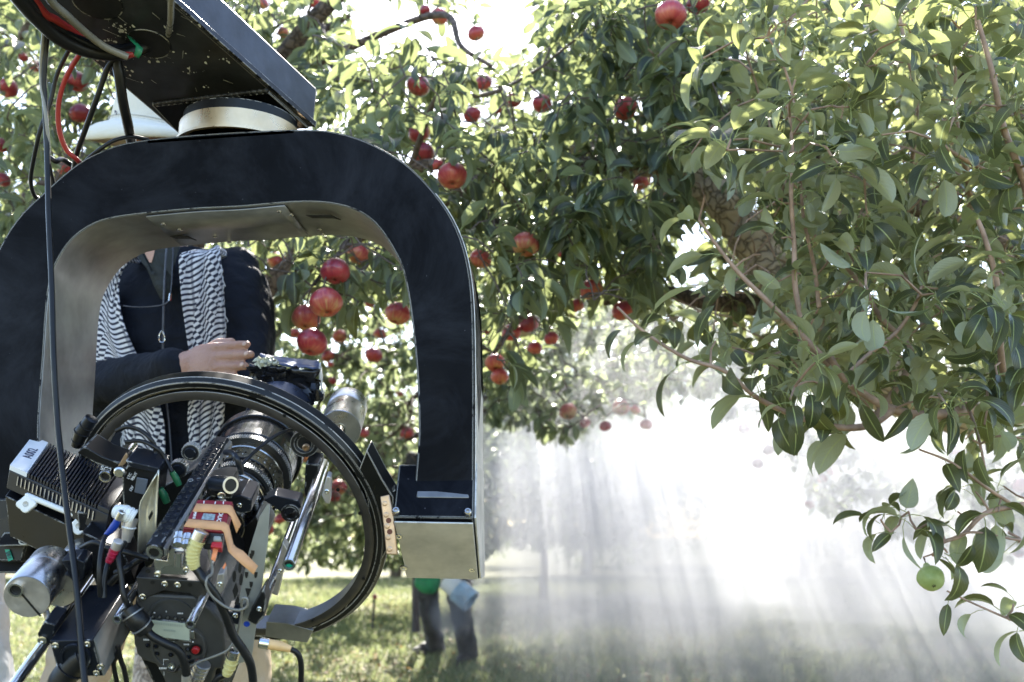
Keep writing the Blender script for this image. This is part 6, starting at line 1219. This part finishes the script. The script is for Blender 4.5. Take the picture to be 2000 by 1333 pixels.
m = MB(); m.sheet([[J(a, v, .012), J((a + b) / 2, v, .014), J(b, v, .012)] for v, a, b in ((470, 262, 352), (500, 275, 345), (530, 290, 340), (560, 302, 335), (585, 315, 330))]); o = m.build('shirt', GSHIRT, man); o.modifiers.new('t', 'SOLIDIFY').thickness = .003
m = MB(); m.sheet([[J(a, v, .018), J(b, v, .018)] for v, a, b in ((465, 274, 310), (485, 279, 303), (500, 285, 300), (513, 292, 296))]); m.build('neck_opening', SKIN, man)
for (l, nm) in (([(300, 478), (312, 510), (334, 540), (352, 480)], 'collar'), ([(262, 478), (280, 500), (292, 522), (296, 536), (270, 505)], 'collar')):
    m = MB(); m.prism([J(u, v, .02) for u, v in l], (0, .003, 0)); m.build(nm, GSHIRT, man, bevel=.001)
m = MB(); m.tube([J(u, v, .018) for u, v in ((326, 480), (322, 540), (320, 600), (319, 650), (318, 690), (322, 760), (330, 830), (338, 950))], .0028, 6); zp = m.build('zip', mat('zip_teeth', (.08, .08, .09), .35, metal=.8), man)
m = MB(); m.tube(spline([J(u, v, .024) for u, v in ((316, 646), (311, 655), (312, 667), (319, 669), (322, 660), (318, 648))], 4), .0013, 6); m.build('zip_pull', CHROME, zp)
m = MB(); m.lathe(J(299, 534, .024), (0, -1, 0), [(0, .004), (.0015, .004), (.002, .0001)], 14); m.build('button', GSHIRT, man)
m = MB(); m.tube(spline([J(u, v, .034) for u, v in ((205, 520), (206, 555), (211, 580), (222, 592), (250, 599), (285, 600), (318, 596), (331, 586), (333, 575), (336, 545), (338, 490), (336, 455))], 6), .0019, 8); co = m.build('spectacle_cord', mat('dark_wire_cord', (.04, .04, .05), .25, metal=.6), man)
m = MB(); m.tube([J(331, 588, .036), J(333, 574, .036)], .003, 8); m.build('cord_clip', CHROME, co)
# scarf: one long strip round the neck with both ends hanging
sc_n = N('scarf_weave'); tc = sc_n.n('ShaderNodeTexCoord'); sp = sc_n.n('ShaderNodeSeparateXYZ'); sc_n.l(tc.outputs['UV'], sp.inputs[0]); U, V_ = sp.outputs[0], sp.outputs[1]
wob = sc_n.math('MULTIPLY', sc_n.noise(9, 3), .004); v2 = sc_n.math('ADD', sc_n.math('ADD', V_, sc_n.math('MULTIPLY', U, .45)), wob)
fr = lambda x, k: sc_n.math('FRACT', sc_n.math('MULTIPLY', x, k))
stripe = sc_n.math('GREATER_THAN', fr(v2, 76.), .55); vert = sc_n.math('GREATER_THAN', fr(U, 26.), .8)
chk = sc_n.math('GREATER_THAN', sc_n.math('ADD', sc_n.math('ABSOLUTE', sc_n.math('SUBTRACT', fr(v2, 76.), .5)), sc_n.math('ABSOLUTE', sc_n.math('SUBTRACT', fr(sc_n.math('ADD', U, sc_n.math('MULTIPLY', V_, .6)), 76.), .5))), .5)
sel = sc_n.math('LESS_THAN', fr(sc_n.math('ADD', sc_n.math('MULTIPLY', V_, .25), U), 10.), .55)
pt = sc_n.mix(sel, sc_n.math('MAXIMUM', stripe, sc_n.math('MULTIPLY', vert, .55)), chk)
sc_n.set(Base_Color=sc_n.mix(pt, (.66, .64, .66), (.022, .024, .045)), Roughness=.9); sc_n.bump(sc_n.noise(700, 2), .4, .002)
rows = [(J, 238, 318, 925, .03), (J, 240, 322, 870, .03), (J, 240, 320, 815, .035), (J, 218, 300, 765, .04), (J, 190, 280, 722, .045), (J, 170, 262, 690, .045), (J, 162, 240, 645, .045), (J, 170, 232, 605, .04), (J, 190, 228, 568, .035), (J, 212, 236, 532, .035), (J, 225, 262, 495, .04)]
R0 = []
for f_, a, b, v, off in rows: R0.append([J(a + (b - a) * j / 12, v + 8 * math.sin(j * .9), off + .006 * math.sin(j * 1.7 + v * .02)) for j in range(13)])
cn = np.array([X0, TY + .01, 1.53])
for ang in (-150, -185, -220, -270, -320, -355, -390):
    a = math.radians(ang); R0.append([cn + np.array([math.cos(a) * (.085 + .035 * math.sin(j / 12 * 3.1)), math.sin(a) * (.085 + .035 * math.sin(j / 12 * 3.1)), -.02 + .06 * j / 12 - .02]) for j in range(13)][::1])
for a, b, v, off in ((352, 428, 480, .045), (350, 434, 520, .04), (352, 438, 570, .04), (358, 440, 620, .036), (366, 443, 670, .034), (372, 441, 705, .034), (370, 438, 760, .03), (366, 436, 820, .03), (372, 430, 872, .03), (380, 415, 905, .03)): R0.append([J(a + (b - a) * j / 12, v + 5 * math.sin(j * .8 + v), off + .007 * math.sin(j * 1.5 + v * .013)) for j in range(13)])
m = MB(); m.sheet(R0); o = m.build('scarf', sc_n.m, man, smooth=80); me = o.data
uv = me.uv_layers.new(name='UVMap'); Rr = np.array(R0); alo = np.concatenate([[0], np.cumsum(np.linalg.norm(np.diff(Rr[:, 6], axis=0), axis=1))]); acr = np.array([np.concatenate([[0], np.cumsum(np.linalg.norm(np.diff(r_, axis=0), axis=1))]) for r_ in Rr]); acr = acr / acr[:, -1:] * .115
idx = np.empty(len(me.loops), int); me.loops.foreach_get('vertex_index', idx); UVv = np.stack([acr.ravel(), np.repeat(alo, 13)], 1); uv.data.foreach_set('uv', UVv[idx].astype(np.float32).ravel())
o.modifiers.new('sub', 'SUBSURF').render_levels = 2; o.modifiers.new('t', 'SOLIDIFY').thickness = .003
m = MB(); rr_ = np.random.default_rng(4)
for row in (R0[0], R0[-1], [r_[12] for r_ in R0[-9:]], [r_[0] for r_ in R0[:4]]):
    for j in range(0, 26):
        t_ = j / 26 * (len(row) - 1); i = int(t_); q = row[i] * (1 - t_ + i) + row[min(i + 1, len(row) - 1)] * (t_ - i); m.tube([q, q + rr_.normal(0, .004, 3) - Z * .01 - [0, .003, 0], q + rr_.normal(0, .006, 3) - Z * .026 - [0, .003, 0]], .0009, 4)
m.build('fringe', PALE, man)['kind'] = 'stuff'
# hat
m = MB(); ht = P(283, 262, 2.36); x_ = nrm([1, .1, -.06]); f_ = nrm([.1, -1, -.2]); z_ = nrm(np.cross(x_, f_)) * (1 if np.cross(x_, f_)[2] > 0 else -1)
prof = [(-.036, .155, 1.0), (-.03, .163, 1.0), (-.012, .162, 1.0), (.004, .14, 1.0), (.012, .1, 1.0), (.03, .094, 1), (.07, .09, 1), (.105, .083, 1), (.122, .07, 1), (.127, .04, 1), (.128, .0001, 1)]
Vh = []; sg = 40
for h_, r, _q in prof:
    for k in range(sg): a = k * 6.2832 / sg; Vh.append(ht + x_ * r * .86 * math.cos(a) + f_ * r * math.sin(a) + z_ * (h_ + (.012 * math.sin(2 * a + .5) if r > .15 else 0)))
m.add(Vh, [(i * sg + k, i * sg + (k + 1) % sg, (i + 1) * sg + (k + 1) % sg, (i + 1) * sg + k) for i in range(len(prof) - 1) for k in range(sg)]); hat = m.build('hat', HATM, man, smooth=80); hat.modifiers.new('t', 'SOLIDIFY').thickness = .003; s_ = hat.modifiers.new('s', 'SUBSURF'); s_.render_levels = 1
for h_, r in ((.02, .0985), (.027, .098), (.1, .0875)):
    m = MB(); m.tube([ht + x_ * r * .86 * math.cos(a) + f_ * r * math.sin(a) + z_ * h_ for a in np.linspace(0, 6.283, 49)], .0009, 5, cap=False); m.build('hat_seam', mat('seam', (.42, .4, .36), .8), hat)
m = MB(); m.tube(spline([ht + x_ * -.052 + f_ * .08 + z_ * .03, ht + x_ * -.05 + f_ * .088 + z_ * .034, ht + x_ * -.046 + f_ * .088 + z_ * .03, ht + x_ * -.047 + f_ * .088 + z_ * .024], 4), .0012, 6); m.build('hat_hook', INK, hat)
# trousers and shoes
def legwear(t, hip_, kn_, ft_, r0, m_, name='trousers', hem=.05, vox=.009):
    m = MB(); rings(m, [((hip_[0], hip_[1], hip_[2] - .1), r0 * 1.75, r0 * 1.2, (1, 0, 0)), ((hip_[0], hip_[1], hip_[2]), r0 * 1.8, r0 * 1.25, (1, 0, 0)), ((hip_[0], hip_[1], hip_[2] + .12), r0 * 1.5, r0 * 1.15, (1, 0, 0))])
    for q in (0, 1):
        sg = -1 if q == 0 else 1; limbt(m, [np.array(hip_) + [sg * .09, 0, -.04], kn_[q], ft_[q] + Z * hem], [r0, r0 * .82, r0 * .7, r0 * .72])
    return folds(remesh(m.build(name, m_, t, smooth=0), vox, 6), .035)
def boot(t, f, d, s=1.0, name='boot', m_=None, h=.13):
    d = nrm([d[0], d[1], 0]); m = MB(); sd = np.array([-d[1], d[0], 0]); ell(m, f + d * .09 * s + Z * .04, .085 * s, .045 * s, .035, d); ell(m, f + Z * .045 - d * .01, .055 * s, .042 * s, .045, d); ell(m, f + d * .06 * s + Z * .06, .07 * s, .038 * s, .04, d); m.tube([f + Z * .04, f + Z * h], [.048, .05], 16); o = remesh(m.build(name, m_ or BOOTM, t, smooth=0), .008, 3)
    m = MB(); l = [f + d * (.065 + .115 * math.cos(a) * s) + sd * .046 * math.sin(a) + Z * .002 for a in np.linspace(0, 6.283, 25)[:-1]]; m.prism(l, Z * .022); m.build('sole', RUBBER, o); return o
legwear(man, hip + Z * .02, kn, ft, .098, BEIGE)
for q in (0, 1): boot(man, ft[q], (.1 * (q * 2 - 1), -1, 0))

# ---- the smoke operator: dark trousers, boots, can held low
op = thing('person', (-.48, 6.75, 0), 'person in dark grey trousers and boots standing in smoke behind the yoke gearbox', 'person')
fo = [PZ(850, 1281, .0), PZ(917, 1296, .0)]; fo[0][1] = fo[0][1]; ko = [P(838, 1180, 6.75), P(897, 1182, 6.6)]; ho = np.array([-.5, 6.75, .86])
def simple_person(t, ho, ko, fo, mt, mj, arms, facing, hat_m=None, hem=.06, skin_leg=False, r0=.092, bare=None, boots=True, legname='trousers'):
    m = MB(); c = np.array(ho) + [0, 0, .74]; head(m, c, facing, 1.0); m.tube([c - Z * .05, c - Z * .2], [.05, .06], 14); x = np.cross(Z, nrm(facing)); x = nrm(x)
    rings(m, [(np.array(ho), .14, .09, x), (np.array(ho) + Z * .3, .14, .09, x), (np.array(ho) + Z * .5, .17, .09, x), (np.array(ho) + Z * .57, .06, .05, x)])
    for q in (0, 1): sg = -1 if q == 0 else 1; limbt(m, [np.array(ho) + [sg * .08, 0, 0], ko[q]], [.075, .055]); limbt(m, [ko[q], fo[q] + Z * .08], [.055, .036])
    for a in arms: limbt(m, [a[0], a[1]], [.04, .033]); limbt(m, [a[1], a[2]], [.035, .026]); hand(m, a[2], a[3], a[4], a[5], .9, .9)
    remesh(m.build('body', SKIN, t, smooth=0), .006, 2); face_bits(t, c, facing)
    m = MB(); rings(m, [(np.array(ho) - Z * .02, .19, .125, x), (np.array(ho) + Z * .25, .18, .12, x), (np.array(ho) + Z * .47, .205, .115, x), (np.array(ho) + Z * .56, .1, .08, x)])
    for a in arms: limbt(m, [a[0], a[1]], [.065, .052]); limbt(m, [a[1], a[2] - nrm(a[2] - a[1]) * .01], [.052, .04])
    folds(remesh(m.build('jacket', mj, t, smooth=0), .009, 6), .03)
    m = MB(); ell(m, c + Z * .035 - nrm(facing) * .012, .088, .108, .1, x); m.build('hair', HAIR, t)
    legwear(t, ho, ko, fo, r0, mt, legname, hem, .01)
so1, so2 = ho + [-.18, 0, .48], ho + [.18, 0, .48]
canp = P(893, 1158, 6.45); 
arms = [(so1, P(806, 985, 6.7), P(836, 1112, 6.5), nrm([.3, -.3, -.9]), (-1, 0, 0), (0, -1, 0)), (so2, P(925, 985, 6.6), P(880, 1105, 6.5), nrm([.1, -.3, -.9]), (1, 0, 0), (0, -1, 0))]
simple_person(op, ho, ko, fo, DGREY, DGREY, arms, (-.3, -1, 0)); boot(op, fo[0], (-1, -.35, 0)); boot(op, fo[1], (-.4, -1, 0))
m = MB(); ell(m, P(836, 1142, 6.42), .075, .045, .06, (1, 0, -.2)); ell(m, P(818, 1138, 6.42), .03, .03, .04); ell(m, P(850, 1138, 6.42), .035, .035, .05); remesh(m.build('glove', mat('green_glove', (.01, .2, .07), .6, var=.3, bump=.4, bscale=40), op, smooth=0), .006, 2)
can = thing('smoke_can', canp, 'pale blue cylinder smoke machine held low, puffing white smoke', 'smoke machine'); ca, cb = P(872, 1134, 6.40), P(920, 1176, 6.34); d_ = nrm(cb - ca)
m = MB(); L_ = np.linalg.norm(cb - ca); m.lathe(ca, d_, [(0, .0001), (0, .06), (L_ * .45, .062)], 32); m.build('rear_shell', LABELW, can); m = MB(); m.lathe(ca + d_ * L_ * .45, d_, [(0, .062), (.002, .072), (L_ * .55, .074), (L_ * .56, .06), (L_ * .4, .055)], 32); m.build('nozzle', mat('pale_blue_paint', (.35, .5, .66), .4), can)
st = thing('tripod', P(812, 1200, 7.4), 'dark post standing just left of the smoke operator', 'post'); m = MB(); m.cyl(P(812, 1235, 7.4), P(813, 1100, 7.4), .03, .028); m.build('post', DGREY, st)
sk = thing('stake', P(728, 1225, 8.2), 'thin dark stake stuck in the grass inside the ring view', 'stake'); m = MB(); m.cyl(P(728, 1228, 8.0), P(731, 1166, 8.0), .011, .009, 8); m.build('rod', BLK2, sk); m = MB(); ell(m, P(732, 1166, 8.0), .02, .016, .022); m.build('tip', mat('dull_red', (.25, .06, .05), .6), sk)
# ---- the helper whose pale shorts show at the left edge
hp = thing('person', (-1.30, 2.35, 0), 'person in pale shorts, only a sliver showing at the lower left edge', 'person')
hh = np.array([-1.40, 2.38, .86]); hf = [np.array([-1.42, 2.42, 0]), np.array([-1.22, 2.36, 0])]; hk = [np.array([-1.42, 2.36, .47]), np.array([-1.165, 2.3, .47])]
arms = [(hh + [-.18, 0, .48], hh + [-.24, 0, .2], hh + [-.22, -.1, -.03], nrm([0, -.2, -1]), (-1, 0, 0), (0, -1, 0)), (hh + [.17, 0, .48], hh + [.2, .05, .2], hh + [.16, .12, -.0], nrm([0, .2, -1]), (1, 0, 0), (0, -1, 0))]
simple_person(hp, hh, hk, hf, PALE, GSHIRT, arms, (.3, -1, 0), hem=.50, r0=.1, legname='shorts')
for q in (0, 1): boot(hp, hf[q], (.1, -1, 0))

# ---- small dense puff at the nozzle
def puff(K, x, y, z, f):
    r2 = K.math('ADD', K.math('ADD', K.math('MULTIPLY', x, x), K.math('MULTIPLY', y, y)), K.math('MULTIPLY', z, z)); r = K.math('SQRT', r2); return K.math('MULTIPLY', ss(K, r, .21, .03), ss(K, f, .38, .62))
pc = P(888, 1190, 6.25); smoke('smoke_puff', pc - .22, pc + .22, puff, 9, 'thick little puff of white smoke leaving the blue nozzle', ns=5)
